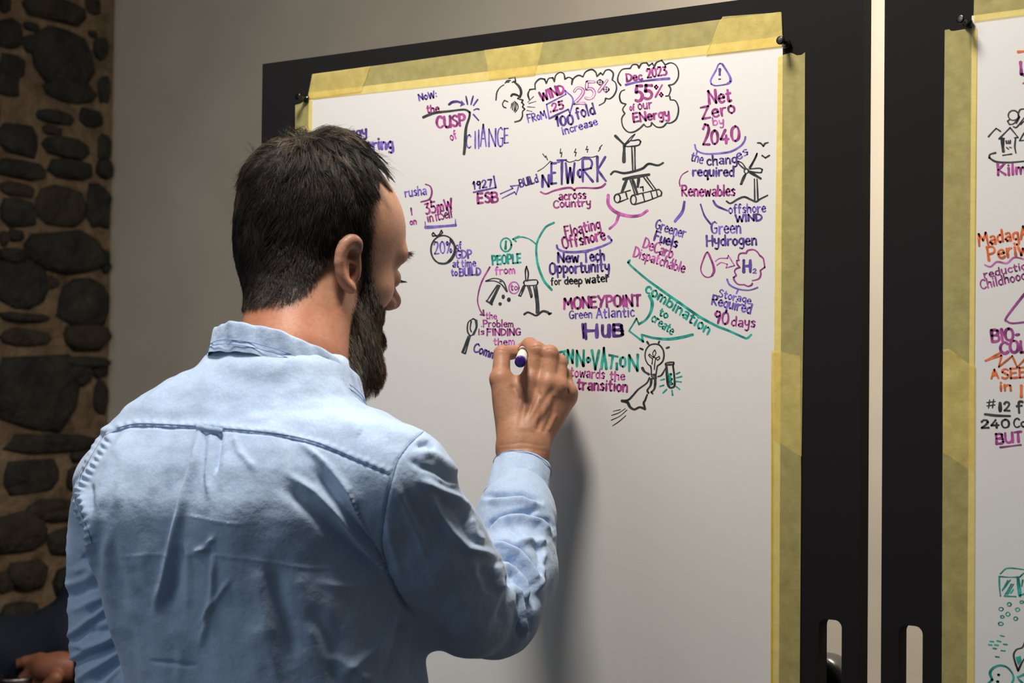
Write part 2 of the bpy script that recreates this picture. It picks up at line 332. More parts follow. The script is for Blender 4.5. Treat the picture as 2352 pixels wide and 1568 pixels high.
# ------------------------------------------------------------------ marker writing: strokes laid on the sheets
GL = {
'A':"6|0,0 3,10 6,0|1.2,3.5 5,3.5", 'B':"5.5|0,0 0,10 3,10 4.6,9 4.6,6.4 3,5.4 0.3,5.2|3,5.4 5,4.3 5.2,1.4 3.5,0 0,0", 'C':"5.5|5.3,8.6 3.6,10 1.6,9.2 0.2,6.5 0.2,3 1.6,0.5 3.6,0 5.4,1.2",
'D':"5.8|0.2,0 0.2,10|0,10 3,9.4 5.4,7 5.5,3.6 3.4,0.8 0.2,0", 'E':"5|4.6,10 0,9.8 0,0 4.8,0.3|0.2,5.2 4,5.4", 'F':"5|0,0 0.2,10 4.8,9.8|0.2,5.4 3.9,5.4", 'G':"6|5.4,8.8 3.6,10 1.4,8.8 0.2,5.5 1,1.2 3,0 5.2,1 5.4,4.4 3.2,4.4",
'H':"6|0.2,0 0.2,10|5.6,10 5.6,0|0.2,5 5.6,5.2", 'I':"1.4|0.6,0 0.6,10", 'J':"4|3.4,10 3.4,2 2,0 0.2,1", 'K':"5.6|0.2,0 0.2,10|5,10 0.4,4.6 5.4,0", 'L':"4.8|0.2,10 0.1,0 4.6,0.2", 'M':"7.4|0,0 0.8,9.6 3.6,4 6.4,9.8 7.2,0",
'N':"6|0.2,0 0.2,9.8 5.4,0.2 5.6,10", 'O':"6.2|3,10 0.8,8.6 0.1,5 0.8,1.4 3,0 5.2,1.4 5.9,5 5.2,8.6 3,10", 'P':"5.4|0.4,0 0.2,10|0,9.8 3.4,9.8 5,8 4.6,5.6 2.6,4.6 0.4,4.6", 'Q':"6|3,10 0.3,5 3,0 5.7,5 3,10|3.6,2.6 6,-1",
'R':"5.8|0.3,0 0.2,10|0,9.8 3.6,9.8 5,8 4.4,5.8 0.5,5 5.4,0", 'S':"5|4.7,8.8 3,10 0.9,9 0.6,6.9 2.6,5.3 4.5,3.6 4.2,1 2.2,0 0.2,1.1", 'T':"5.6|0,9.8 5.4,10|2.8,9.9 2.6,0", 'U':"5.8|0.2,10 0.2,3 1.5,0.2 3.8,0.2 5.4,3 5.5,10|5.5,10 5.5,0",
'V':"6|0,10 2.8,0 5.8,10", 'W':"8|0,10 1.8,0 4,7.6 6,0 7.9,10", 'X':"6|0,10 5.8,0|5.6,10 0.2,0", 'Y':"5.6|0,10 2.8,5.2|5.6,10 2.6,3.5 1.8,0", 'Z':"5.6|0,9.8 5.4,10 0.2,0.2 5.6,0.2",
'a':"4.6|0.8,5.8 2.6,6.4 4,5.6 4.1,0|4,3.4 1.6,3.2 0.2,1.6 1.4,0.1 3.2,0.6 4.1,2.4", 'b':"4.6|0.2,10 0.2,0.2|0.3,4.6 2.4,6 4.2,4.4 4.2,1.6 2.4,0 0.3,0.8", 'c':"4|3.8,5.4 2.4,6.3 0.8,5.2 0.2,3 1,0.7 2.6,0 4,1", 'd':"4.8|4.2,10 4.2,0|4.2,4.8 2.4,6 0.5,4.6 0.3,1.6 2,0 4.2,1.2",
'e':"4.5|0.4,3.1 4.1,3.6 3.7,5.6 2.2,6.3 0.6,5 0.2,2.6 1.4,0.3 3,0 4.3,0.9", 'f':"3.6|3.6,9.4 2.4,10 1.3,8.6 1.2,0|0,6 3,6.2", 'g':"4.6|4,5.4 2.3,6.3 0.5,5 0.4,2 2.2,0.6 4,2|4.1,6 4.2,-2 2.6,-3.8 0.6,-3", 'h':"4.6|0.2,10 0.2,0|0.3,4 2.2,6.1 3.8,5.4 4.1,0",
'i':"1.4|0.6,6.2 0.6,0|0.5,8.8 0.9,9", 'j':"2|1.2,6.2 1,-2.4 -0.4,-3.4|1.2,8.8 1.4,9", 'k':"4.4|0.2,10 0.2,0|3.8,6 0.4,2.8 4.2,0", 'l':"1.4|0.6,10 0.6,0", 'm':"6.8|0.2,6.2 0.3,0|0.3,4.4 1.8,6.1 3.1,5 3.2,0|3.2,4.4 4.8,6.1 6.2,5 6.3,0",
'n':"4.6|0.2,6.2 0.3,0|0.3,4.2 2.2,6.2 3.9,5.2 4.1,0", 'o':"4.5|2.2,6.2 0.5,5 0.3,2 2,0 3.9,1.4 4.1,4.4 2.2,6.2", 'p':"4.6|0.3,6.2 0.3,-3.6|0.3,5 2.4,6.3 4.2,4.6 4,1.6 2.2,0.2 0.4,1.2", 'q':"4.6|4,5.2 2.2,6.3 0.4,4.4 0.5,1.4 2.2,0.2 4,1.6|4.1,6 4.1,-3.8 5,-2.8",
'r':"3.6|0.2,6.2 0.4,0|0.4,3.6 1.6,5.8 3.5,6", 's':"3.8|3.6,5.4 2,6.3 0.5,5.2 1.8,3.5 3.5,2.2 2.8,0.2 0.2,0.5", 't':"3.6|1.5,9 1.4,1 2.2,0 3.4,0.6|0,6.1 3.4,6.4", 'u':"4.7|0.2,6.2 0.3,1.6 1.6,0.1 3.4,0.9 4.1,3|4.1,6.2 4.2,0", 'v':"4.4|0,6.2 2,0 4.2,6.2", 'w':"6.2|0,6.2 1.4,0 3,4.8 4.6,0 6,6.2",
'x':"4.4|0,6 4,0|4,6 0,0", 'y':"4.6|0.2,6.2 0.6,2.6 2.2,1.8 4,3|4.2,6.2 3.6,-2.4 2.2,-3.8 0.6,-3.2", 'z':"4.4|0.2,6.2 4,6 0.2,0 4.2,0.2",
'0':"5.6|2.7,10 0.7,8.2 0.2,4.4 1.2,0.8 2.9,0 4.7,1.6 5.2,5.4 4.4,8.8 2.7,10", '1':"2.4|0,7.6 1.4,10 1.3,0", '2':"5.2|0.2,7.8 1.6,10 3.8,9.6 4.5,7.4 3,4 0.2,0.2 5,0.2", '3':"5|0.4,9.4 4.2,9.6 2,6 4.4,4.4 4.4,1.6 2.4,0 0.2,0.6", '4':"5.6|3.2,10 0.2,3 5.4,3.2|3.8,6 3.8,0",
'5':"5.2|4.8,10 1,10 0.7,5.8 3.2,6 4.8,3.8 4,1 2,0 0.2,0.6", '6':"5|4,10 1,6 0.2,2.6 2,0 4.4,1.4 4,4.4 0.8,4", '7':"5|0.2,9.8 4.8,9.8 2,0", '8':"5|2.5,5.2 0.6,7.4 2.5,10 4.4,7.4 2.5,5.2 0.2,2.4 2.5,0 4.8,2.4 2.5,5.2", '9':"5|4.4,6.4 2,5 0.5,7 1.8,9.8 4,9.4 4.6,7 3.2,0",
'%':"6|5.4,10 0.8,0|1.4,9.6 0.3,8.2 1.4,6.6 2.5,8.2 1.4,9.6|4.8,3.4 3.7,1.8 4.8,0.2 5.9,1.8 4.8,3.4", ':':"1.6|0.6,5.6 0.8,5.8|0.6,1 0.8,1.2", '.':"1.4|0.5,0.2 0.7,0.4", ',':"1.6|0.8,0.8 0.3,-1.6", '-':"3.2|0.2,4.4 2.8,4.6", '#':"6|2.2,9.6 1,0.4|4.8,9.6 3.6,0.4|0.2,6.8 5.8,7.2|0,3 5.4,3.4", '!':"1.4|0.6,10 0.6,3.4|0.6,0.4 0.7,0.6",
}
def parse(s): return [[tuple(map(float, q.split(','))) for q in st.split()] for st in s.split('|')]
GLYPH = {}
for k_, s_ in GL.items():
    w_, rest_ = s_.split('|', 1); GLYPH[k_] = (float(w_), parse(rest_))
def smooth_line(p, step, corner=62):
    """Catmull-Rom through the points, with sharp corners kept"""
    p = [np.array(q, float) for q in p]
    if len(p) < 3: segs = [p]
    else:
        segs = []; cur = [p[0]]
        for i in range(1, len(p)-1):
            cur.append(p[i]); a, b = p[i]-p[i-1], p[i+1]-p[i]
            c = a@b/(np.linalg.norm(a)*np.linalg.norm(b)+1e-9)
            if math.degrees(math.acos(max(-1, min(1, c)))) > corner: segs.append(cur); cur = [p[i]]
        cur.append(p[-1]); segs.append(cur)
    out = []
    for sg in segs:
        if len(sg) == 2: q = [sg[0]+(sg[1]-sg[0])*t for t in np.linspace(0, 1, max(2, int(np.linalg.norm(sg[1]-sg[0])/step/2)+1))]
        else:
            closed = np.linalg.norm(sg[0]-sg[-1]) < 1e-6; q = []
            for i in range(len(sg)-1):
                p1, p2 = sg[i], sg[i+1]
                p0 = sg[i-1] if i else (sg[-2] if closed else 2*p1-p2)
                p3 = sg[i+2] if i+2 < len(sg) else (sg[1] if closed else 2*p2-p1)
                n = max(2, int(np.linalg.norm(p2-p1)/step)+1)
                for t in np.linspace(0, 1, n)[(0 if i == 0 else 1):]:
                    q.append(0.5*((2*p1)+(-p0+p2)*t+(2*p0-5*p1+4*p2-p3)*t*t+(-p0+3*p1-3*p2+p3)*t**3))
        out.append(q)
    return out
rs = random.Random(3)
def ribbon(pts, w, verts, faces, yoff, taper=0.0):
    """brush stroke: flat ribbon with rounded ends on the sheet; pts in measured picture coordinates"""
    pts = [pts[0]]+[q for i, q in enumerate(pts[1:], 1) if np.linalg.norm(q-pts[i-1]) > 0.05]
    if len(pts) < 2: pts = [pts[0], pts[0]+np.array([0.4, 0.0])]
    n = len(pts); base = len(verts); L = []; R_ = []; w = w*1.27 if w < 7 else w
    ph = rs.random()*6.28
    for i, q in enumerate(pts):
        a = pts[max(0, i-1)]; b = pts[min(n-1, i+1)]; t = (b-a)/(np.linalg.norm(b-a)+1e-9); nn = np.array([-t[1], t[0]])
        u = i/(n-1)
        ww = w*0.5*(1+0.16*math.sin(ph+u*5)+0.06*(rs.random()-0.5))*(1-0.18*abs(t[0]))
        if taper: ww *= (1-taper*u)
        L.append(q+nn*ww); R_.append(q-nn*ww)
    def cap(q, d, ww, flip):
        return [q+d*ww*math.sin(a)*0.9+np.array([-d[1], d[0]])*ww*math.cos(a)*flip for a in (0.6, 1.2, 1.95, 2.55)]
    t0 = (pts[0]-pts[1])/(np.linalg.norm(pts[0]-pts[1])+1e-9); t1 = (pts[-1]-pts[-2])/(np.linalg.norm(pts[-1]-pts[-2])+1e-9)
    poly = L+cap(pts[-1], t1, np.linalg.norm(L[-1]-R_[-1])/2, 1)+R_[::-1]
    c0 = cap(pts[0], t0, np.linalg.norm(L[0]-R_[0])/2, 1)
    allp = L+R_+cap(pts[-1], t1, np.linalg.norm(L[-1]-R_[-1])/2, 1)+c0
    for q in allp: verts.append(on_y(q[0], q[1], yoff))
    for i in range(n-1): faces.append((base+i, base+i+1, base+n+i+1, base+n+i))
    e = base+2*n; faces.append((base+n-1, e, e+1, e+2, e+3, base+2*n-1)); faces.append((base+n, e+4, e+5, e+6, e+7, base))
LAY = [0]
def ink_obj(name, strokes, color, w, parent, label=None, step=1.6, taper=0.0, lift=0):
    verts = []; faces = []
    for st in strokes:
        LAY[0] = (LAY[0]+1) % 7
        for sg in smooth_line(st, step): ribbon(sg, w, verts, faces, YP-0.00012-0.00002*LAY[0]-lift, taper)
    o = link_mesh(name, verts, faces, M[color], parent, False)
    if label: o['label'] = label
    return o
def write(parent, txt, color, x0, y0, x1, y1, cap, w, label=None, jit=0.035, name='handwriting', lift=0):
    """one word on the baseline (x0,y0)-(x1,y1)"""
    tot = sum(GLYPH[c][0] if c != ' ' else 3.0 for c in txt)+1.5*(len(txt)-1)
    ux = np.array([x1-x0, y1-y0])/tot; L = np.linalg.norm([x1-x0, y1-y0]); d = np.array([x1-x0, y1-y0])/L
    up = np.array([-0.12*d[0]*0+d[1]*0.9, -1.0]); up = up/np.linalg.norm(up)*cap/10
    cur = 0; sts = []
    for c in txt:
        if c == ' ': cur += 4.5; continue
        gw, gs = GLYPH[c]; dy = rs.uniform(-1, 1)*jit*10; sc = 1+rs.uniform(-1, 1)*jit
        for st in gs: sts.append([np.array([x0, y0])+ux*(cur+q[0])+up*(q[1]*sc+dy) for q in st])
        cur += gw+1.5
    return ink_obj(name, sts, color, w, parent, label or ('the handwritten words: '+txt if ' ' in txt else 'the handwritten word '+txt), lift=lift)
def boxed(parent, items, color, w, label, name='handwriting', lift=0):
    """big display letters, each in its own box (char, x0, ytop, x1, ybottom)"""
    sts = []
    for (c, x0, yt, x1, yb) in items:
        gw, gs = GLYPH[c]; hgt = 10.0 if c not in 'acemnorsuvwxz' else 6.2
        mx = max(q[0] for st in gs for q in st)
        for st in gs: sts.append([np.array([x0+w/2+(x1-x0-w)*q[0]/mx, yb-w/2-(yb-yt-w)*q[1]/hgt]) for q in st])
    return ink_obj(name, sts, color, w, parent, label, lift=lift)
ZO = {'z1': (680, 120, 4.356), 'z2': (1180, 120, 4.355), 'z3': (1540, 120, 4.125), 'z4': (900, 400, 3.7325), 'z5': (1230, 460, 4.611), 'z6': (1430, 480, 4.9), 'z7': (1230, 760, 6.357), 'q1': (2140, 0, 3.92), 'q2': (2140, 400, 3.92), 'q4': (2140, 1200, 4.26), 'p': (0, 0, 1)}
def draw(parent, z, spec, color, w, label=None, name='drawing', taper=0.0, lift=0):
    ox, oy, s = ZO[z]; sts = [[(ox+a/s, oy+b/s) for a, b in st] for st in parse(spec)]
    return ink_obj(name, sts, color, w, parent, label, taper=taper, lift=lift)
def blob(parent, z, pts, color, label=None):
    """filled marker patch"""
    ox, oy, s = ZO[z]; p = [(ox+a/s, oy+b/s) for a, b in parse(pts)[0]]
    vs = [on_y(a, b, YP-0.0001) for a, b in p]
    o = link_mesh('drawing', vs, [tuple(range(len(vs)))], M[color], parent, False)
    if label: o['label'] = label
def oval(cx_, cy_, rx, ry, tilt=0, n=14, a0=0.0):
    return ' '.join('%.1f,%.1f' % (cx_+rx*math.cos(a)*math.cos(tilt)-ry*math.sin(a)*math.sin(tilt), cy_+rx*math.cos(a)*math.sin(tilt)+ry*math.sin(a)*math.cos(tilt)) for a in [a0+2*math.pi*k/n for k in range(n+1)])
p1 = paper1
for a in [('Energy','P',766,320,843,311,22,4.6),('eering','V',827,345,903,340,25,5),('NoW:','V',963,231,1004,222,15,3.2),('the','M',981,259,1009,256,17,3.2),('CUSP','M',1004,293,1069,288,25,5),('of','L',1036,323,1051,317,18,2.6),
 ('1927','P',1088,434,1131,428,17,3.4),('ESB','M',1098,466,1144,463,22,4.8),('BUILd','P',1196,430,1237,417,17,3),('across','M',1284,459,1346,455,19,3.3),('Country','M',1272,477,1357,472,17,3.2),('WIND','M',1244,232,1297,213,20,4.4),('.25','M',1264,257,1296,248,17,4),('FRoM','V',1214,281,1255,270,18,2.8),
 ('100','P',1279,290,1318,284,21,4.4),('fold','P',1326,273,1368,260,25,3.8),('increase','V',1293,309,1373,285,17,3),('Dec','M',1440,187,1475,182,18,4),('2023','M',1487,178,1532,172,20,3.8),('of','M',1447,254,1458,253,15,2.4),('our','M',1466,252,1498,249,21,2.9),('ENergy','M',1456,280,1538,268,20,4.2),
 ('Floating','M',1300,543,1380,524,24,3.6),('Offshore','M',1294,571,1391,549,25,4),('New','P',1282,602,1329,600,21,4.4),('Tech','P',1341,601,1389,597,23,4),('Opportunity','P',1263,629,1400,622,25,4),('for','K',1266,654,1289,653,16,2.6),('deep','K',1297,652,1337,651,17,3),('water','K',1345,650,1399,646,18,3.2),
 ('MONEYPOINT','M',1296,709,1472,701,25,4.8),('Green','V',1308,731,1360,729,18,2.7),('Atlantic','V',1370,730,1457,726,22,3),('PEOPLE','T',1131,607,1197,603,20,3.8),('from','L',1138,630,1183,627,17,2.9),('the','L',1116,732,1141,732,14,2.4),('Problem','M',1110,750,1179,750,15,2.6),('is','M',1099,768,1112,768,13,2.6),('FINDING','M',1119,770,1196,769,15,3.2),('them','L',1134,792,1182,791,15,2.6),
 ('Comm','P',1087,806,1137,824,20,3.4),('35mW','M',978,491,1040,479,24,3.8),('in','M',983,510,996,507,20,2.8),('itSelf','M',1002,506,1041,498,21,2.8),('rusha','V',931,452,980,446,20,3),('on','M',942,516,957,515,14,2.6),('20%','V',998,583,1038,580,27,3),('of','V',1048,572,1061,570,15,2.6),('GDP','V',1048,594,1084,591,18,3.6),
 ('at','V',1040,613,1054,613,17,2.8),('time','V',1060,612,1093,611,16,2.8),('to','V',1037,633,1051,632,15,2.8),('BUILD','V',1056,633,1104,631,17,3.4),('Net','M',1629,238,1680,232,30,5),('Zero','M',1613,273,1689,259,27,4.4),('by','L',1638,288,1663,285,17,3),('the','V',1586,368,1613,376,21,2.8),('chang','P',1624,379,1693,374,21,3.4),('es','V',1695,367,1719,353,21,3),
 ('required','P',1591,404,1686,404,21,3.8),('Renewables','M',1566,449,1688,449,24,3.6),('offshore','V',1674,490,1759,486,20,3),('WIND','P',1690,509,1750,506,15,4),('Green','V',1634,536,1702,534,26,3.4),('Hydrogen','P',1623,564,1738,561,23,3.8),('Greener','V',1504,524,1572,546,22,3),('Fuels','P',1502,552,1554,568,22,4),('DeCarb,','L',1476,568,1548,596,24,3.4),('Dispatchable','L',1454,589,1571,626,23,3.2),
 ('combination','T',1481,668,1626,768,23,4),('to','T',1513,724,1532,731,18,3.2),('create','T',1495,735,1543,769,20,3),('Storage','V',1650,681,1724,697,17,2.8),('Required','V',1634,698,1724,720,22,3.6),('90','M',1640,741,1673,744,27,4.2),('days','M',1680,748,1734,751,22,3.2),('towards','L',1310,864,1388,869,21,3),('the','L',1401,871,1435,872,19,3),('transition','M',1326,893,1441,899,25,4),('to','L',1173,666,1189,666,14,2.4)]:
    write(p1, *a)
boxed(p1, [('C',1070,308,1083,341),('l',1086,300,1093,342),('l',1094,297,1101,342),('A',1102,284,1118,337),('N',1121,294,1140,338),('G',1141,291,1156,338),('E',1157,293,1169,330)], 'V', 3, 'the tall thin word CHANGE')
boxed(p1, [('N',1243,400,1263,431),('E',1264,372,1280,424),('T',1278,365,1303,425),('W',1297,372,1322,422),('o',1325,387,1339,409),('R',1335,361,1364,419),('K',1369,358,1394,418)], 'P', 4.6, 'the tall word NETWORK with wires strung over it')
boxed(p1, [('2',1314,198,1346,242),('5',1340,184,1369,231),('%',1368,180,1401,214)], 'L', 8, 'the outlined figure 25 percent'); boxed(p1, [('2',1317,201,1343,239),('5',1343,187,1366,228),('%',1371,183,1398,211)], 'paper', 2.6, 'pale centre of the outlined figure', lift=0.0002)
boxed(p1, [('5',1456,194,1478,235),('5',1477,193,1500,230)], 'M', 6, 'the large figure 55'); boxed(p1, [('%',1501,193,1524,224)], 'M', 3.4, 'percent sign after the 55')
boxed(p1, [('2',1612,283,1632,335),('0',1631,297,1651,333),('4',1652,296,1676,331),('0',1677,287,1700,326)], 'M', 5, 'the large figure 2040')
boxed(p1, [('H',1338,741,1375,778),('U',1379,743,1403,776),('B',1405,741,1434,775)], 'P', 8.5, 'the heavy word HUB'); draw(p1, 'p', "1338,744 1340,776|1345,743 1346,778", 'P', 4.5, 'doubled first stem of HUB')
boxed(p1, [('I',1290,806,1298,826),('N',1301,801,1318,836),('N',1322,802,1343,843),('o',1345,819,1357,834),('V',1357,802,1378,850),('A',1379,796,1395,849),('I',1413,832,1419,850),('O',1422,818,1439,844),('N',1442,812,1467,854)], 'T', 4.8, 'the jagged word INNOVATION'); draw(p1, 'z7', "345,310 450,288|1075,350 1200,372|1130,360 1100,545", 'T', 4.6, 'serifs and T of the word INNOVATION')
boxed(p1, [('H',1705,595,1726,627)], 'P', 5.4, 'the H of the hydrogen formula'); boxed(p1, [('2',1728,616,1738,628)], 'V', 2.4, 'the small 2 of the hydrogen formula')
D = lambda z, s, c, w, l=None, **k: draw(p1, z, s, c, w, l, **k)
D('z1', "1272,650 1330,625 1400,603 1540,588 1650,574 1700,576 1738,600 1733,650 1700,760 1690,920 1680,1018", 'K', 5, 'black cliff edge line around the word CUSP')
D('z1', "1530,522 1560,500 1610,492 1655,505", 'P', 5, 'dark purple arrow to the cliff'); blob(p1, 'z1', "1640,545 1692,522 1652,476 1652,505", 'P')
D('z1', "1700,440 1716,522|1772,438 1750,522|1818,472 1775,532|1780,577 1805,565 1830,570|1775,622 1826,680", 'P', 3.2, 'short purple rays')
D('z1', "1775,1400 1880,1378 1998,1352 1978,1240", 'P', 3.6, 'purple half frame around 1927'); D('z1', "2045,1415 2170,1360 2145,1338 2230,1328 2202,1422 2186,1396 2060,1460", 'V', 2.4, 'violet outline arrow from ESB')
D('z2', "240,1190 300,1152 365,1090|365,1090 400,1104 460,1100|520,1085 560,1098 610,1085|615,1078 650,1080 695,1048 740,1047 790,1048 835,1033", 'K', 1.8, 'sagging black wires on the word NETWORK')
D('z2', "290,1015 315,1050 322,1035 337,1075|468,965 465,1010 482,1000 475,1045|620,965 607,1000 625,1000 615,1035|735,940 722,975 743,968 735,1000|885,925 855,960 868,962 845,990", 'K', 1.8, 'five small lightning marks')
D('z2', "268,1395 320,1415 400,1385 500,1360 570,1355 608,1380 630,1358 720,1355 820,1358 880,1345 915,1315", 'M', 4, 'magenta brace under NETWORK')
D('z2', "330,520 520,420 515,382 592,470 562,610 545,570 355,662 328,522", 'V', 2.8, 'violet arrow box around .25'); D('z2', "355,662 545,570", 'P', 4)
D('z2', "155,470 142,420 160,372 215,365|215,370 215,310 260,265 308,268 325,310|325,310 350,262 390,255 405,292|405,292 420,232 460,202 500,215 512,268|512,268 550,250 585,265 580,322|580,322 600,260 650,230 692,246|692,246 720,195 780,172 820,200 832,242|832,242 868,205 890,226|890,226 920,180 962,176 995,212 985,276|985,276 1020,310 1027,372 1002,430 960,465 920,460|920,460 905,500 855,530", 'K', 2.9, 'black scalloped cloud outline around WIND and 25 percent')
D('z2', "1070,330 1042,290 1046,232 1085,172 1165,160|1165,160 1190,125 1235,125 1252,156|1252,156 1280,112 1330,105 1350,135|1350,135 1385,110 1405,142|1405,142 1430,100 1480,80 1515,125|1515,125 1570,105 1622,130 1647,190 1642,260 1602,315 1550,330|1550,330 1570,370 1550,430 1520,438|1560,440 1566,476|1566,476 1612,482 1642,532 1646,600 1622,670 1572,705 1530,706|1530,706 1490,745 1430,746 1380,704|1380,704 1370,735 1330,745 1300,720|1300,720 1260,760 1200,795 1142,795 1092,742 1080,662 1110,612|1110,612 1090,570 1122,518|1122,518 1075,500 1058,442 1075,392 1110,375", 'K', 3, 'black scalloped cloud outline around 55 percent')
D('z1', "2000,478 2010,400 2042,350 2080,325|2090,310 2110,285 2145,282|2130,262 2190,248 2196,292 2160,300|2100,300 2130,296|2120,495 2085,480 2066,515 2076,545 2100,555", 'K', 2.4, 'line drawing of a puffing head in profile'); D('z1', "2185,298 2232,340 2252,400 2240,448 2210,428 2170,420 2152,438", 'K', 4.4); D('z1', "2185,490 2215,520 2220,560 2192,602|2160,510 2150,560|2175,500 2165,575|2192,500 2182,590|2205,515 2195,580", 'K', 2)
D('z2', "0,290 45,340 68,395 58,440 38,462 92,478 80,502 100,522 86,546 112,568 88,592 86,640 62,680 10,696", 'K', 2.8, 'nose, lips and chin of the puffing head'); D('z2', "140,500 200,440|150,512 222,490|135,545 212,550|130,580 182,592", 'K', 1.4, 'puffs of breath')
D('z2', "1120,325 1240,296 1400,275 1555,262", 'V', 4.8, 'thick violet underline')
D('z2', "1015,835 1105,922", 'K', 5); D('z2', "1212,818 1170,850 1112,915 1150,900 1212,818", 'K', 2); D('z2', "1105,930 1102,1095", 'K', 6, 'hanging blade of the floating turbine')
D('z2', "1110,938 1150,890 1200,882 1250,875 1270,895 1245,930 1150,942 1110,938|1180,942 1186,1060 1190,1192|1210,942 1212,1060 1214,1190", 'K', 3, 'nacelle and tower of the floating turbine')
D('z2', "970,1220 1010,1190 1100,1208 1200,1190 1290,1160 1350,1115 1440,1130 1495,1105", 'K', 4.6, 'black wavy sea line'); D('z2', "1095,1268 1200,1248 1355,1222", 'K', 6.4, 'deck of the floating turbine')
D('z2', "1130,1270 1080,1400|1190,1280 1238,1420|1250,1262 1240,1345", 'K', 5.4); D('z2', "1165,1280 1212,1420|1300,1250 1390,1370|1332,1250 1420,1370|1265,1350 1290,1345 1295,1385", 'K', 2.8, 'struts of the floating turbine')
D('z2', oval(1035, 1460, 30, 42)+"|1035,1418 1165,1380|1040,1504 1145,1462|"+oval(1197, 1475, 28, 46)+"|1185,1430 1320,1400 1452,1370|1205,1522 1350,1480 1472,1432|1450,1368 1478,1398 1472,1435|1120,1400 1135,1460|1290,1410 1308,1485|1370,1390 1390,1465|1425,1378 1440,1445", 'K', 2.8, 'round pontoons of the floating turbine')
D('p', "1397,448 1398,470 1415,487 1445,496 1470,494 1487,483", 'L', 6.5, 'pink bracket under the floating turbine'); D('p', "1421,494 1414,512 1400,525", 'L', 5)
D('z5', "225,475 237,512 300,540 420,547 560,530 690,490 790,445 806,420 770,380", 'V', 4.6, 'violet curve under Offshore')
D('z5', "195,235 110,280 50,370 15,450 8,560 30,700 90,850 170,945", 'T', 4.4, 'long teal arc'); D('p', "1232,561 1216,549 1196,544 1179,549|1192,542 1178,549 1185,554", 'T', 3.4, 'teal arrow to the numeral'); D('p', oval(1162, 562, 12.5, 15.5), 'T', 3.4, 'teal ring around the numeral one'); D('p', "1162,554 1161,571", 'T', 4.2)
D('p', "1125,613 1106,648 1097,685 1101,708 1109,722|1103,722 1112,724 1110,712", 'M', 2.9, 'thin magenta arrow curving down'); D('p', "1106,749 1107,749.4", 'M', 2)
D('z4', "695,1238 655,1270 648,1340 668,1385 700,1370 725,1310 722,1255 695,1238|680,1260 672,1320 682,1350|655,1390 600,1525|672,1390 630,1535|600,1525 630,1538", 'K', 2.8, 'small magnifying glass drawing'); D('z4', "722,1255 725,1310 700,1370", 'K', 4.6); D('z4', "662,1400 612,1525", 'K', 3.4)
D('z4', "805,915 870,893 930,902 965,935 988,1005|805,917 880,915 940,945 985,1005|905,948 815,1085|925,955 855,1112|925,915 940,922", 'K', 2.8, 'pickaxe drawing'); D('z4', "812,1085 858,1115|918,955 845,1095", 'K', 4)
for c in ((955, 1050, 15, 20), (1003, 1075, 17, 20), (928, 1112, 15, 16)): blob(p1, 'z4', oval(*c), 'K', 'black lump of coal beside the pickaxe')
D('z4', oval(1047, 973, 43, 50), 'L', 2.6, 'ring around the word to'); D('z4', "1155,790 1145,830 1148,910 1162,915 1170,850 1155,790|1130,930 1145,912 1235,905 1252,925 1235,950 1140,955 1130,930|1130,955 1088,1040 1105,1045 1140,962|1165,962 1195,1055 1203,1040 1180,962|1215,960 1238,1100 1238,1190|1240,960 1258,1100 1262,1190|1225,990 1245,1000|1230,1040 1250,1050", 'K', 2.8, 'wind turbine drawing beside the pickaxe'); D('z4', "1232,965 1250,1190", 'K', 3.4); D('z4', "1135,1200 1165,1183 1200,1195 1240,1210 1290,1175 1330,1180 1350,1197 1366,1190", 'K', 4.6)
D('z4', "285,408 288,455|545,385 547,440", 'V', 2.2); D('z4', "288,455 400,448 547,436", 'V', 6, 'thick violet bracket'); D('z4', "288,85 330,105 343,160 320,215 248,238|320,215 340,230", 'M', 3.4, 'magenta closing bracket'); D('p', "944,478 946,493", 'M', 3)
D('z4', oval(440, 647, 105, 122, 0, 16), 'K', 3, 'round black money bag outline around 20 percent'); D('z4', "500,560 540,620 530,690 470,760 400,762", 'K', 4.6); D('z4', "390,540 355,500 345,515 350,530 400,520 425,480 435,500 405,530", 'K', 2.6, 'tied neck of the money bag')
D('z3', "470,105 500,118 558,220 568,275 535,300 430,315 386,300 382,258 430,170 452,118 470,105", 'V', 3, 'violet warning triangle'); D('z3', "490,112 558,220 568,275 540,298", 'V', 4.6); D('z3', "467,160 466,212", 'P', 4.6); D('z3', "458,255 475,253", 'P', 2.8, 'dot of the exclamation mark')
D('z3', "230,875 250,930 330,960 450,958 570,940 660,890 700,840 710,800", 'V', 3.8, 'violet curve under 2040'); D('z3', "165,1125 110,1160 85,1220 90,1265", 'M', 2.2); D('p', "1572,463 1567,486 1550,508", 'V', 5.4, 'violet stroke down from Renewables'); D('p', "1609,469 1618,495 1632,514", 'P', 3.6, 'dark stroke down from Renewables'); D('z3', "405,1405 440,1455 540,1500", 'P', 4.4, 'dark stroke to offshore')
D('z6', "82,575 62,600 110,652 260,780 450,920 650,1060 850,1200 1050,1310 1200,1370 1350,1438 1400,1452 1448,1412", 'T', 5, 'long slanting teal line')
D('z6', "955,485 900,590 880,680 910,745 960,768 1010,745 1032,690 1010,600 955,485", 'M', 3, 'magenta water drop outline'); D('z6', "965,500 1010,600 1030,690 1008,745", 'M', 4.4); D('z6', "1045,585 1090,555 1180,552 1190,520 1260,635 1165,660 1178,620 1110,600 1060,630", 'L', 2.3, 'outline arrow from the drop')
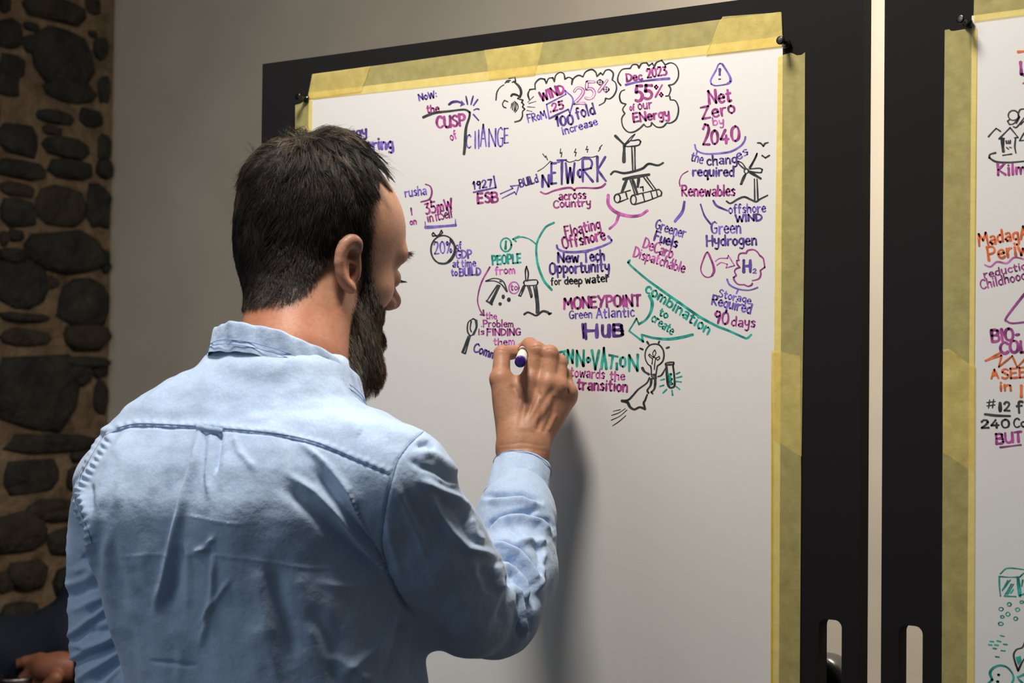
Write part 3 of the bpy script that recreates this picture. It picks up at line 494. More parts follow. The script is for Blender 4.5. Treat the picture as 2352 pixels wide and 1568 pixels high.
D('z6', "1300,555 1310,510 1340,495 1390,495|1390,495 1410,465 1470,455 1515,480 1542,520|1542,520 1582,555 1592,600 1600,655 1550,690|1550,690 1555,740 1530,785 1460,805|1460,835 1450,855 1410,868 1370,850|1370,850 1300,845 1257,800 1250,768 1280,745|1280,745 1260,700 1280,670 1320,655|1320,655 1290,620 1285,580 1310,572", 'M', 3.2, 'magenta scalloped cloud around the formula')
D('z6', "1175,790 1205,850 1290,895 1400,912 1470,900 1520,880|1300,905 1280,950", 'V', 3.3, 'violet bracket under the formula')
D('z5', "1205,1010 1235,1080 1220,1180 1170,1260 1095,1310", 'T', 5.4, 'teal arrow shaft curving down'); D('z5', "1095,1312 1070,1250 990,1380", 'T', 3.2); D('z5', "990,1380 1140,1495 1122,1420", 'T', 4, 'teal arrow head'); D('z5', "1122,1422 1250,1455 1400,1468 1540,1450 1665,1420", 'T', 5.4, 'teal arrow shaft from the right')
D('z7', "1680,510 1640,480 1605,410 1600,330 1620,260 1670,205 1740,188 1810,205 1860,270 1875,350 1860,430 1820,480 1780,510 1770,560 1760,628|1680,510 1690,560 1690,632|1685,635 1755,630|1690,658 1755,652|1700,682 1755,678|1705,696 1745,696|1755,630 1760,690", 'K', 2.8, 'light bulb with arms and a cape')
D('z7', "1700,480 1708,400 1680,385 1650,350 1665,335 1700,370 1725,385 1712,320 1740,275 1757,320 1730,380 1760,392 1805,368 1815,395 1785,425 1752,402 1740,480 1735,560", 'K', 1.9, 'curled filament in the bulb'); D('z7', "1630,158 1650,188|1808,152 1798,172|1948,236 1912,248|1525,252 1566,268", 'K', 4, 'four rays around the bulb')
D('z7', "1560,540 1590,590 1655,630", 'K', 5); D('z7', "1785,665 1840,640 1900,540", 'K', 3); D('z7', "1895,490 1902,468 1960,455 2020,456 2018,482 1960,492 1900,490|1935,490 1960,485", 'K', 3, 'lip of the test tube'); D('z7', "1910,495 1918,620 1932,770 1960,822 2000,824 2030,790 2025,650 2005,490", 'K', 4.4, 'test tube outline')
D('z7', "1940,632 1980,628 1950,680 1990,700 1955,740 1995,770 1965,778|1955,640 1975,770", 'T', 4.6, 'teal liquid in the test tube'); D('z7', "1825,715 1882,700|1815,806 1870,790|1860,902 1915,850|1992,868 2000,932|2055,810 2105,850|2055,735 2130,742|2055,682 2136,662|2055,626 2106,602", 'T', 3, 'teal rays around the test tube')
D('z7', "1690,702 1680,790 1632,862 1650,902|1748,705 1745,790 1730,850 1690,890 1710,912", 'K', 4.2, 'legs of the bulb figure'); D('z7', "1665,680 1620,760 1500,850 1420,940 1350,1005 1260,1015", 'K', 3.6, 'cape edge'); D('z7', "1262,1018 1340,1040 1382,1110 1445,1143 1520,1112 1600,1138", 'K', 5.6, 'cape hem'); D('z7', "1630,928 1600,1010 1580,1050 1600,1132", 'K', 4)
D('z7', "1135,1170 1240,1145|1110,1230 1220,1190 1310,1130|1105,1300 1230,1240 1335,1150|1125,1382 1230,1310 1320,1230", 'K', 1.5, 'thin speed lines')
D('z3', "715,1102 680,1050 640,1032 650,1060 700,1105|745,1092 790,1020 820,958 808,1000 755,1098|712,1150 690,1180 662,1250 675,1250 715,1152|"+oval(718, 1125, 20, 22)+"|745,1105 840,1098 870,1110 860,1140 800,1136 750,1125|795,1200 798,1400|820,1200 828,1400", 'K', 2.8, 'wind turbine drawing at the right'); D('z3', "750,1132 855,1195", 'K', 5.6); D('z3', "530,1410 570,1430 640,1390 700,1370 760,1395 810,1415 850,1390 920,1355", 'K', 4, 'black wavy ground line'); D('z3', "825,858 855,862 880,890 895,865 925,855|868,978 900,1000 938,976", 'K', 3.4, 'two small flying birds')
# the right sheet
p2 = paper2
for a in [('Kilm','M',2292,402,2356,399,25,4.8),('MadagA','O',2249,564,2362,547,28,4.6),('Periw','O',2270,597,2362,583,31,5),('reductio','M',2261,638,2358,617,17,3),('Childhood','M',2254,664,2358,640,21,3),('BIO-','M',2279,785,2343,779,26,5.8),('COL','M',2298,811,2360,808,26,5.8),('A','O',2277,869,2293,868,20,4.4),('SEE','O',2301,869,2358,866,22,4.4),('in','O',2297,897,2323,896,22,4.4),('I','O',2342,910,2350,910,26,5),
 ('#','K',2267,938,2288,936,20,2.4),('f','K',2336,947,2350,946,25,4.6),('240','K',2254,983,2319,981,18,4.2),('Co','K',2329,981,2356,980,20,3.4),('BUT','M',2289,1018,2348,1013,22,5)]: write(p2, *a)
boxed(p2, [('I',2292,921,2301,947)], 'K', 8, 'heavy figure 1'); boxed(p2, [('2',2304,921,2321,945)], 'K', 4, 'the figure 2')
Q = lambda z, s, c, w, l=None, **k: draw(p2, z, s, c, w, l, **k)
Q('p', "2338,119 2356,117", 'O', 7, 'orange heading stroke'); Q('p', "2344,143 2346,170 2356,174", 'M', 8, 'magenta heading letter cut off by the frame'); Q('p', "2349,192 2356,188", 'M', 3); Q('p', "2262,951 2280,954 2320,955|2262,951 2300,954", 'K', 4.6, 'black underline'); Q('p', "2297,1027 2345,1021", 'M', 3.8)
Q('q1', "510,1230 550,1185 580,1155 620,1182|605,1250 705,1148 778,1236 745,1240|605,1250 655,1246|755,1240 748,1320 758,1378|640,1398 720,1386|670,1268 675,1290|690,1265 692,1290|708,1262 706,1290|672,1325 690,1340|700,1325 718,1330", 'K', 3, 'little house drawing'); Q('q1', "637,1252 640,1320 645,1362", 'K', 6.4); Q('q1', "575,1375 525,1390 518,1420 580,1455 700,1462 860,1448", 'K', 4, 'curved ground under the houses')
Q('q1', "790,1265 830,1200 860,1170|790,1265 840,1262|"+oval(735, 1038, 46, 44)+"|700,1075 682,1090 700,1120 740,1110 790,1050 760,1110|735,1140 770,1140 860,1020|780,1020 800,985 860,980|800,1120 860,1060", 'K', 3, 'scribbled smoke cloud over the houses')
Q('p', "2262,608 2275,612 2290,601 2312,604 2330,591 2356,596", 'L', 3.6, 'magenta wavy underline'); Q('p', "2358,668 2312,728 2314,738 2326,742 2358,739", 'M', 4.6, 'magenta triangle cut off by the frame'); Q('p', "2263,828 2287,815 2303,807|2263,828 2300,816 2294,842 2325,817 2336,843 2358,820", 'O', 3.8, 'orange zigzag')
Q('q4', "670,500 745,445 920,460|660,525 740,532 840,532|860,530 915,480|660,525 662,620 672,716|710,716 825,722|860,712 915,690|745,565 690,660|770,560 700,650|780,600 720,700|800,600 740,700|800,650 770,690|890,560 880,620", 'T', 2.8, 'teal glass cube drawing'); Q('q4', "842,535 862,712", 'T', 8)
for c in ((757, 797, 20, 17), (678, 845, 22, 17), (840, 850, 21, 17), (745, 893, 20, 19), (690, 920, 18, 13), (820, 937, 20, 17), (675, 987, 24, 16), (880, 775, 18, 13)): Q('q4', oval(*c, 0, 8), 'T', 2.2)
Q('q4', "670,1104 710,1112|570,1160 604,1163|640,1155 675,1162|555,1192 588,1196|616,1193 650,1197|700,1187 738,1190|598,1226 632,1231|680,1250 716,1254|626,1310 660,1314", 'T', 3.2, 'teal drops falling in a shower')
Q('q4', "910,1170 885,1220 830,1240 802,1290 815,1360 845,1448 880,1370 915,1320", 'K', 3.6, 'black seed outline'); blob(p2, 'q4', "820,1315 870,1300 880,1345 848,1395 832,1360", 'T', 'teal fill in the seed')
Q('q4', "540,1580 592,1535 570,1470 600,1422 660,1396 730,1410 780,1460 800,1520 775,1590|"+oval(653, 1487, 5, 4, 0, 6)+"|"+oval(645, 1553, 5, 4, 0, 6)+"|840,1510 910,1480|850,1530 900,1580", 'T', 4.6, 'teal rounded creature outline at the bottom')
# ------------------------------------------------------------------ sculpting: signed distances -> one watertight surface
f4 = np.float32
def v3(*a): return np.array(a, dtype=f4)
def d_cap(P, a, b, ra, rb=None):
    rb = ra if rb is None else rb; a = np.asarray(a, f4); b = np.asarray(b, f4); ba = b-a
    pa = P-a; h = np.clip((pa@ba)/(ba@ba+1e-12), 0, 1)
    return np.sqrt(((pa-h[:, None]*ba)**2).sum(1))-(ra+(rb-ra)*h)
def d_ell(P, c, r, B=None):
    """ellipsoid; B rows = local axes"""
    q = P-np.asarray(c, f4)
    if B is not None: q = q@np.asarray(B, f4).T
    r = np.asarray(r, f4); k0 = np.sqrt(((q/r)**2).sum(1)); k1 = np.sqrt(((q/(r*r))**2).sum(1))+1e-9
    return k0*(k0-1.0)/k1
def smin(a, b, k):
    h = np.maximum(k-np.abs(a-b), 0)/k
    return np.minimum(a, b)-h*h*k*0.25
def smax(a, b, k): return -smin(-a, -b, k)
def chain(P, pts, rad, k=0.004):
    d = None
    for i in range(len(pts)-1):
        e = d_cap(P, pts[i], pts[i+1], rad[i], rad[i+1]); d = e if d is None else smin(d, e, k)
    return d
def surface(fn, lo, hi, h):
    """naive surface nets over fn(P) on a regular grid -> verts (N,3), quads (M,4)"""
    ax = [np.arange(lo[i], hi[i]+h, h, dtype=f4) for i in range(3)]
    n = [len(a) for a in ax]; V = np.empty(n, f4)
    YZ = np.stack(np.meshgrid(ax[1], ax[2], indexing='ij'), -1).reshape(-1, 2); ch = max(1, int(400000//len(YZ)))
    for i in range(0, n[0], ch):
        xs = ax[0][i:i+ch]; P = np.empty((len(xs)*len(YZ), 3), f4); P[:, 0] = np.repeat(xs, len(YZ)); P[:, 1:] = np.tile(YZ, (len(xs), 1))
        V[i:i+ch] = fn(P).reshape(len(xs), n[1], n[2])
    S = V < 0; m = [k-1 for k in n]; cid = lambda I: (I[0]*m[1]+I[1])*m[2]+I[2]
    acc = np.zeros((m[0]*m[1]*m[2], 3)); cnt = np.zeros(m[0]*m[1]*m[2], np.int32); quads = []
    for a in range(3):
        sl0 = [slice(None)]*3; sl1 = [slice(None)]*3; sl0[a] = slice(0, -1); sl1[a] = slice(1, None)
        s0, s1 = S[tuple(sl0)], S[tuple(sl1)]; I = np.array(np.nonzero(s0 != s1))
        if I.shape[1] == 0: continue
        b, c = (a+1) % 3, (a+2) % 3
        ok = (I[b] > 0) & (I[b] < n[b]-1) & (I[c] > 0) & (I[c] < n[c]-1); I = I[:, ok]
        J = I.copy(); J[a] += 1
        v0 = V[I[0], I[1], I[2]]; v1 = V[J[0], J[1], J[2]]; t = v0/(v0-v1)
        pos = np.stack([ax[q][I[q]] for q in range(3)], 1).astype(float); pos[:, a] += t*h
        ids = []
        for db, dc in ((1, 1), (0, 1), (0, 0), (1, 0)):
            K = I.copy(); K[b] -= db; K[c] -= dc; k = cid(K); ids.append(k)
            for q in range(3): acc[:, q] += np.bincount(k, weights=pos[:, q], minlength=len(cnt))
            cnt += np.bincount(k, minlength=len(cnt)).astype(np.int32)
        q = np.stack(ids, 1); flip = S[I[0], I[1], I[2]]; q[~flip] = q[~flip][:, ::-1]; quads.append(q)
    Qd = np.concatenate(quads); used = np.unique(Qd); mp = np.full(len(cnt), -1, np.int64); mp[used] = np.arange(len(used))
    return acc[used]/cnt[used][:, None], mp[Qd]
def vnormals(v, q):
    a, b, c, d = (v[q[:, i]] for i in range(4)); fn = np.cross(c-a, d-b); N = np.zeros_like(v)
    for i in range(4):
        for k in range(3): N[:, k] += np.bincount(q[:, i], weights=fn[:, k], minlength=len(v))
    return N/(np.linalg.norm(N, axis=1, keepdims=True)+1e-12)
def relax(v, q, it=2, lam=0.5):
    e = np.concatenate([q[:, [0, 1]], q[:, [1, 2]], q[:, [2, 3]], q[:, [3, 0]]]); e = np.concatenate([e, e[:, ::-1]])
    c = np.bincount(e[:, 0], minlength=len(v))[:, None]
    for _ in range(it):
        s = np.stack([np.bincount(e[:, 0], weights=v[e[:, 1], k], minlength=len(v)) for k in range(3)], 1); v = v+(s/c-v)*lam
    return v
def in_poly(x, y, poly):
    r = np.zeros(len(x), bool); n = len(poly)
    for i in range(n):
        x1, y1 = poly[i]; x2, y2 = poly[(i+1) % n]
        c = ((y1 > y) != (y2 > y)) & (x < (x2-x1)*(y-y1)/((y2-y1) if y2 != y1 else 1e-9)+x1); r ^= c
    return r
def dist_poly(x, y, pts, closed=False):
    """distance to a polyline and the run parameter 0..1 along it"""
    P = np.stack([x, y], 1); best = np.full(len(x), 1e9); run = np.zeros(len(x)); side = np.zeros(len(x))
    pts = [np.array(p, float) for p in pts]
    if closed: pts.append(pts[0])
    L = [0]
    for a, b in zip(pts, pts[1:]): L.append(L[-1]+np.linalg.norm(b-a))
    for i, (a, b) in enumerate(zip(pts, pts[1:])):
        ba = b-a; pa = P-a; t = np.clip(pa@ba/(ba@ba+1e-9), 0, 1); w = pa-t[:, None]*ba; d = np.linalg.norm(w, axis=1)
        u = d < best; best[u] = d[u]; run[u] = (L[i]+t[u]*(L[i+1]-L[i]))/L[-1]; side[u] = np.sign(pa[u, 0]*ba[1]-pa[u, 1]*ba[0])
    return best, run, side
def poly_mask(x, y, poly, feather):
    d, _, _ = dist_poly(x, y, poly, True); s = np.where(in_poly(x, y, poly), d, -d)
    return np.clip(0.5+s/(2*feather), 0, 1)
_rng = np.random.default_rng(7)
_G = _rng.random((64, 64, 64)).astype(f4)
def vnoise(P, s):
    q = np.asarray(P)*s; i = np.floor(q).astype(int); f = q-i; f = f*f*(3-2*f); r = 0
    for dx in (0, 1):
        for dy in (0, 1):
            for dz in (0, 1):
                w = (f[:, 0] if dx else 1-f[:, 0])*(f[:, 1] if dy else 1-f[:, 1])*(f[:, 2] if dz else 1-f[:, 2])
                r = r+w*_G[(i[:, 0]+dx) % 64, (i[:, 1]+dy) % 64, (i[:, 2]+dz) % 64]
    return r*2-1
def set_color(o, name, vals):
    a = o.data.color_attributes.new(name, 'FLOAT_COLOR', 'POINT')
    c = np.ones((len(vals), 4), f4); c[:, :vals.shape[1]] = vals; a.data.foreach_set('color', c.ravel())
# shape of the shirt (also keeps the body inside it)
TT = math.radians(27)
#        py     L    R    Dc    half depth
LOFT = [(796, 515, 775, 1.806, 0.062), (812, 490, 785, 1.803, 0.064), (830, 456, 797, 1.800, 0.068), (850, 418, 801, 1.800, 0.071), (883, 364, 808, 1.800, 0.076), (909, 326, 815, 1.800, 0.080), (933, 297, 845, 1.800, 0.088), (950, 278, 895, 1.798, 0.093), (975, 250, 935, 1.796, 0.100),
        (1009, 227, 950, 1.795, 0.108), (1052, 200, 955, 1.793, 0.116), (1126, 172, 950, 1.790, 0.124), (1160, 172, 948, 1.790, 0.126), (1252, 213, 940, 1.790, 0.126), (1310, 226, 945, 1.790, 0.125), (1405, 252, 955, 1.790, 0.122), (1490, 274, 962, 1.790, 0.120), (1568, 294, 970, 1.790, 0.120), (1700, 310, 975, 1.795, 0.122), (1850, 300, 965, 1.80, 0.130), (1990, 290, 965, 1.80, 0.134)]
_l = np.array(LOFT); _ly = -(_l[:, 0]-784)/FPX*_l[:, 3]; _lx0 = (_l[:, 1]-1176)/FPX*_l[:, 3]; _lx1 = (_l[:, 2]-1176)/FPX*_l[:, 3]
_lc = (_lx0+_lx1)/2; _lw = (_lx1-_lx0)/2; _la = np.sqrt(np.maximum(_lw**2-(_l[:, 4]*math.sin(TT))**2, 0.001))/math.cos(TT)
def torso(P):
    y = P[:, 1]; o = np.argsort(_ly)
    cx_ = np.interp(y, _ly[o], _lc[o]); dz = np.interp(y, _ly[o], _l[o, 3]); a = np.interp(y, _ly[o], _la[o]); b = np.interp(y, _ly[o], _l[o, 4])
    X = P[:, 0]-cx_; Z = P[:, 2]-dz; c, s = math.cos(TT), math.sin(TT)
    u = (X*c-Z*s)/a; w = (X*s+Z*c)/b; e = 2.3
    g = ((np.abs(u)**e+np.abs(w)**e)**(1/e)-1)*np.minimum(a, b)
    # shoulder blades and the hollow of the spine
    g = g-0.010*np.exp(-(((u-0.42)/0.28)**2+((y+0.165)/0.075)**2))*(w < 0)-0.010*np.exp(-(((u+0.50)/0.28)**2+((y+0.165)/0.075)**2))*(w < 0)+0.007*np.exp(-((u+0.05)/0.14)**2)*np.exp(-((y+0.26)/0.14)**2)*(w < 0)
    return np.maximum(g.astype(f4), np.maximum(y-_ly[0], _ly[-1]-y))
RS = ([cf(905, 1105, 1.700), cf(985, 1255, 1.740), cf(1048, 1365, 1.775), cf(1086, 1415, 1.800)], [0.0560, 0.0520, 0.0470, 0.0440])
RF = ([cf(1136, 1402, 1.830), cf(1178, 1310, 1.885), cf(1183, 1225, 1.930), cf(1184, 1172, 1.960), cf(1192, 1105, 1.992)], [0.0500, 0.0450, 0.0415, 0.0385, 0.0290])
LS = ([cf(292, 1120, 1.870), cf(272, 1280, 1.895), cf(264, 1420, 1.890), cf(288, 1570, 1.870), cf(330, 1730, 1.90)], [0.055, 0.0545, 0.0545, 0.047, 0.034])
def shirt_f(P):
    d = torso(P)
    d = smin(d, chain(P, RS[0], RS[1], 0.03), 0.030)
    d = smin(d, chain(P, RF[0], RF[1], 0.02), 0.005)
    d = smin(d, chain(P, LS[0], LS[1], 0.02), 0.012)
    return d
# ------------------------------------------------------------------ the man: skin
def skin_material():
    m = mat('skin', (0.58, 0.32, 0.22), 0.5, 0.35); n, l, b = nodes(m)
    r, mp = noise_color(m, (0.40, 0.195, 0.115), (0.52, 0.275, 0.175), 16, 8, 0.65, 0.3, 0.7)
    sp = n.new('ShaderNodeTexNoise'); sp.inputs['Scale'].default_value = 190; sp.inputs['Detail'].default_value = 3
    tc = n.new('ShaderNodeTexCoord'); l.new(tc.outputs['Object'], sp.inputs['Vector'])
    rr = n.new('ShaderNodeValToRGB'); rr.color_ramp.elements[0].position = 0.36; rr.color_ramp.elements[0].color = (0.62, 0.48, 0.42, 1); rr.color_ramp.elements[1].position = 0.52; rr.color_ramp.elements[1].color = (1, 1, 1, 1)
    l.new(sp.outputs['Fac'], rr.inputs[0])
    mu = n.new('ShaderNodeMix'); mu.data_type = 'RGBA'; mu.blend_type = 'MULTIPLY'; mu.inputs[0].default_value = 0.22
    l.new(r.outputs[0], mu.inputs[6]); l.new(rr.outputs[0], mu.inputs[7])
    at = n.new('ShaderNodeAttribute'); at.attribute_name = 'tint'
    m2 = n.new('ShaderNodeMix'); m2.data_type = 'RGBA'; m2.blend_type = 'MULTIPLY'; m2.inputs[0].default_value = 1.0
    l.new(mu.outputs[2], m2.inputs[6]); l.new(at.outputs['Color'], m2.inputs[7]); l.new(m2.outputs[2], b.inputs['Base Color'])
    b.inputs['Subsurface Weight'].default_value = 0.12; b.inputs['Subsurface Radius'].default_value = (1.0, 0.35, 0.2); b.inputs['Subsurface Scale'].default_value = 0.006
    bp = add_bump(m, 420, 0.35, 0.0006, 4); return m
M['skin'] = skin_material()
ALPHA, HP = math.radians(54), math.radians(13)                 # head turned right of straight-away, chin down
HO = v3(-0.2015, 0.0735, 1.885)                                 # midpoint between the ears, eye-level frame
_F = np.array([math.sin(ALPHA), 0, math.cos(ALPHA)]); _Y = np.array([0, 1.0, 0]); hR = np.array([math.cos(ALPHA), 0, -math.sin(ALPHA)])
hF = math.cos(HP)*_F-math.sin(HP)*_Y; hU = math.cos(HP)*_Y+math.sin(HP)*_F
HB = np.stack([hF, hU, hR]).astype(f4)
def h2c(f, u, r): return HO+f*hF+u*hU+r*hR
def to_head(P): return (P-HO)@HB.T
def mir(Q, f, u, r, rad):   # pair of spheres
    return np.minimum(np.sqrt(((Q-v3(f, u, r))**2).sum(1)), np.sqrt(((Q-v3(f, u, -r))**2).sum(1)))-rad
def head_only(Q):
    A = np.abs(Q[:, 2]); S = np.stack([Q[:, 0], Q[:, 1], A], 1)        # mirrored: work on one half
    d = d_ell(Q, (-0.021, 0.054, 0), (0.083, 0.088, 0.076))
    d = smin(d, d_ell(Q, (0.025, 0.048, 0), (0.052, 0.056, 0.058)), 0.03)
    d = smin(d, d_ell(Q, (-0.040, 0.015, 0), (0.050, 0.055, 0.058)), 0.03)
    d = smin(d, d_ell(Q, (0.025, -0.022, 0), (0.041, 0.078, 0.050)), 0.025)
    d = smin(d, d_cap(S, (-0.002, -0.050, 0.048), (0.052, -0.092, 0.022), 0.018, 0.019), 0.022)
    d = smin(d, d_cap(S, (0.052, -0.092, 0.022), (0.056, -0.094, 0.0), 0.019, 0.021), 0.015)
    d = smin(d, d_ell(S, (0.040, -0.008, 0.037), (0.021, 0.018, 0.019)), 0.02)
    d = smin(d, d_cap(S, (0.061, 0.035, 0.040), (0.074, 0.033, 0.006), 0.010), 0.014)
    d = smax(d, -d_ell(S, (0.083, 0.012, 0.034), (0.018, 0.014, 0.018)), 0.012)
    d = smin(d, d_ell(S, (0.062, 0.010, 0.030), (0.0125, 0.012, 0.013)), 0.003)
    d = smin(d, d_cap(Q, (0.069, 0.028, 0), (0.084, -0.006, 0), 0.0075, 0.0095), 0.010)
    d = smin(d, d_ell(Q, (0.087, -0.009, 0), (0.012, 0.010, 0.011)), 0.006)
    d = smin(d, d_ell(S, (0.076, -0.015, 0.012), (0.011, 0.008, 0.008)), 0.005)
    d = smin(d, d_ell(Q, (0.070, -0.055, 0), (0.010, 0.012, 0.022)), 0.01)
    return d
EARP = [(826, 574), (822, 560), (813, 552), (802, 553), (790, 564), (783, 582), (780, 604), (783, 628), (790, 646), (799, 659)]
def ear_pt(px, py, lift): # on the plane of the right ear, lift = away from the skull
    g = (826-px)/46.0
    return cf(px, py, EARD-0.004-0.012*max(0, g)*1.0-lift)
EARD = float(h2c(-0.012, 0, 0.075)[2])
def ear(P):
    d = chain(P, [ear_pt(a, b, 0.004) for a, b in EARP], [0.003, 0.0036, 0.0042, 0.0044, 0.0045, 0.0044, 0.0042, 0.0040, 0.0040, 0.0045], 0.008)
    d = smin(d, d_cap(P, ear_pt(801, 655, 0.003), ear_pt(807, 664, 0.002), 0.0050, 0.0055), 0.005)
    # body of the auricle
    B = np.stack([[1, 0, 0.28], [0, 1, 0], [-0.28, 0, 1]]); B = B/np.linalg.norm(B, axis=1, keepdims=True)
    body = d_ell(P, ear_pt(806, 606, -0.001), (0.0115, 0.0235, 0.0050), B)
    body = smax(body, -d_ell(P, ear_pt(809, 583, 0.006), (0.0052, 0.010, 0.007), B), 0.003)
    body = smax(body, -d_ell(P, ear_pt(808, 618, 0.006), (0.0060, 0.0105, 0.009), B), 0.003)
    d = smin(d, body, 0.0035)
    d = smin(d, d_cap(P, ear_pt(797, 600, 0.004), ear_pt(799, 632, 0.004), 0.0020, 0.0022), 0.003)
    d = smin(d, d_cap(P, ear_pt(800, 598, 0.003), ear_pt(818, 601, 0.001), 0.0018, 0.0022), 0.003)
    d = smin(d, d_cap(P, ear_pt(822, 618, 0.0), ear_pt(820, 636, 0.0), 0.0032, 0.003), 0.003)
    return d
NB = cf(668, 830, 1.800)                                            # base of the neck
def head_neck(P):
    Q = to_head(P); d = head_only(Q)
    dn = d_cap(P, h2c(-0.030, -0.005, 0), NB, 0.053, 0.056)
    dn = smin(dn, d_cap(P, h2c(0.000, -0.060, 0.0), cf(700, 850, 1.85), 0.050, 0.052), 0.03)
    d = smin(d, dn, 0.028)
    d = smin(d, d_cap(P, h2c(-0.022, -0.028, 0.058), cf(742, 850, 1.80), 0.015, 0.018), 0.02)
    return smin(d, d_cap(P, h2c(-0.048, 0.0, 0.018), cf(650, 840, 1.775), 0.030, 0.036), 0.02)
def head_skin(P): return smin(head_neck(P), ear(P), 0.004)
hv, hq = surface(head_skin, (-0.325, -0.045, 1.70), (-0.075, 0.235, 2.02), 0.0019)
hv = relax(hv, hq, 2, 0.5)
hn = vnormals(hv, hq)

# hair region measured on the head; the hidden side mirrors the visible one
HAIRP = [(846, 340), (845, 380), (844, 430), (846, 500), (850, 560), (848, 620), (850, 690), (828, 700), (831, 640), (832, 575), (826, 550), (812, 541), (790, 545), (768, 562), (748, 592), (728, 632), (706, 668), (672, 690), (640, 700), (575, 704), (520, 706), (440, 700), (440, 240), (700, 220), (850, 300)]
BEARDP = [(836, 640), (852, 640), (862, 670), (872, 700), (884, 712), (905, 708), (960, 720), (960, 940), (800, 940), (784, 860), (768, 800), (776, 768), (796, 738), (818, 705), (832, 660)]
def near_px(P):
    Q = to_head(P); Q = np.stack([Q[:, 0], Q[:, 1], np.abs(Q[:, 2])], 1); return c2px(HO+Q@HB)
def hair_mask(P, feather=14):
    x, y = near_px(P); m = poly_mask(x, y, HAIRP, feather); Q = to_head(P)
    m = m*np.clip((0.032-Q[:, 0])/0.012, 0, 1)*np.clip((Q[:, 1]+0.085)/0.01, 0, 1)
    return m
def beard_mask(P, feather=8):
    x, y = near_px(P); m = poly_mask(x, y, BEARDP, feather); Q = to_head(P)
    nose = (np.abs(Q[:, 2]) < 0.022)*(Q[:, 0] > 0.060)
    return m*np.clip((Q[:, 0]+0.005)/0.01, 0, 1)*np.where(nose, np.clip((-0.030-Q[:, 1])/0.004, 0, 1), 1)
hm = hair_mask(hv, 26); bmk = beard_mask(hv, 14)
tint = np.ones((len(hv), 3))
stub = np.clip(np.maximum(hm*1.25-0.1, bmk), 0, 1)[:, None]
tint = tint*(1-stub)+np.array([[0.10, 0.08, 0.08]])*stub
# flushed ear and neck
xh, yh = c2px(hv)
ear_m = np.clip(1-((xh-805)**2/30**2+(yh-612)**2/66**2), 0, 1)[:, None]; tint = tint*(1-0.5*ear_m)+tint*np.array([[1.12, 0.80, 0.78]])*0.5*ear_m
neck_m = (np.clip((yh-680)/40, 0, 1)*np.clip((830-xh)/60, 0, 1))[:, None]; tint = tint*(1-neck_m)+tint*np.array([[0.98, 0.80, 0.74]])*neck_m

# ------------------------------------------------------------------ the writing hand
def hp(px, py, D): return cf(px, py, D)
WR = hp(1201, 1042, 2.020)
MCP = {'i': hp(1219, 872, 2.045), 'm': hp(1258, 882, 2.040), 'r': hp(1283, 888, 2.045), 'l': hp(1305, 902, 2.056)}
FING = {
 'i': ([MCP['i'], hp(1232, 805, 2.052), hp(1216, 792, 2.078), hp(1201, 800, 2.094)], [0.0112, 0.0098, 0.0088, 0.0078]),
 'm': ([MCP['m'], hp(1263, 813, 2.050), hp(1259, 812, 2.080), hp(1238, 826, 2.096)], [0.0108, 0.0094, 0.0088, 0.0080]),
 'r': ([MCP['r'], hp(1285, 833, 2.058), hp(1281, 838, 2.084), hp(1262, 850, 2.094)], [0.0102, 0.0088, 0.0082, 0.0076]),
 'l': ([MCP['l'], hp(1297, 862, 2.070), hp(1292, 872, 2.088), hp(1276, 882, 2.094)], [0.0098, 0.0078, 0.0072, 0.0068])}
TH_ = ([hp(1172, 985, 2.035), hp(1150, 870, 2.050), hp(1153, 812, 2.066), hp(1186, 808, 2.088)], [0.0145, 0.0112, 0.0098, 0.0080])
PENA, PENB = hp(1195, 831, 2.005), hp(1209, 790, 2.135)
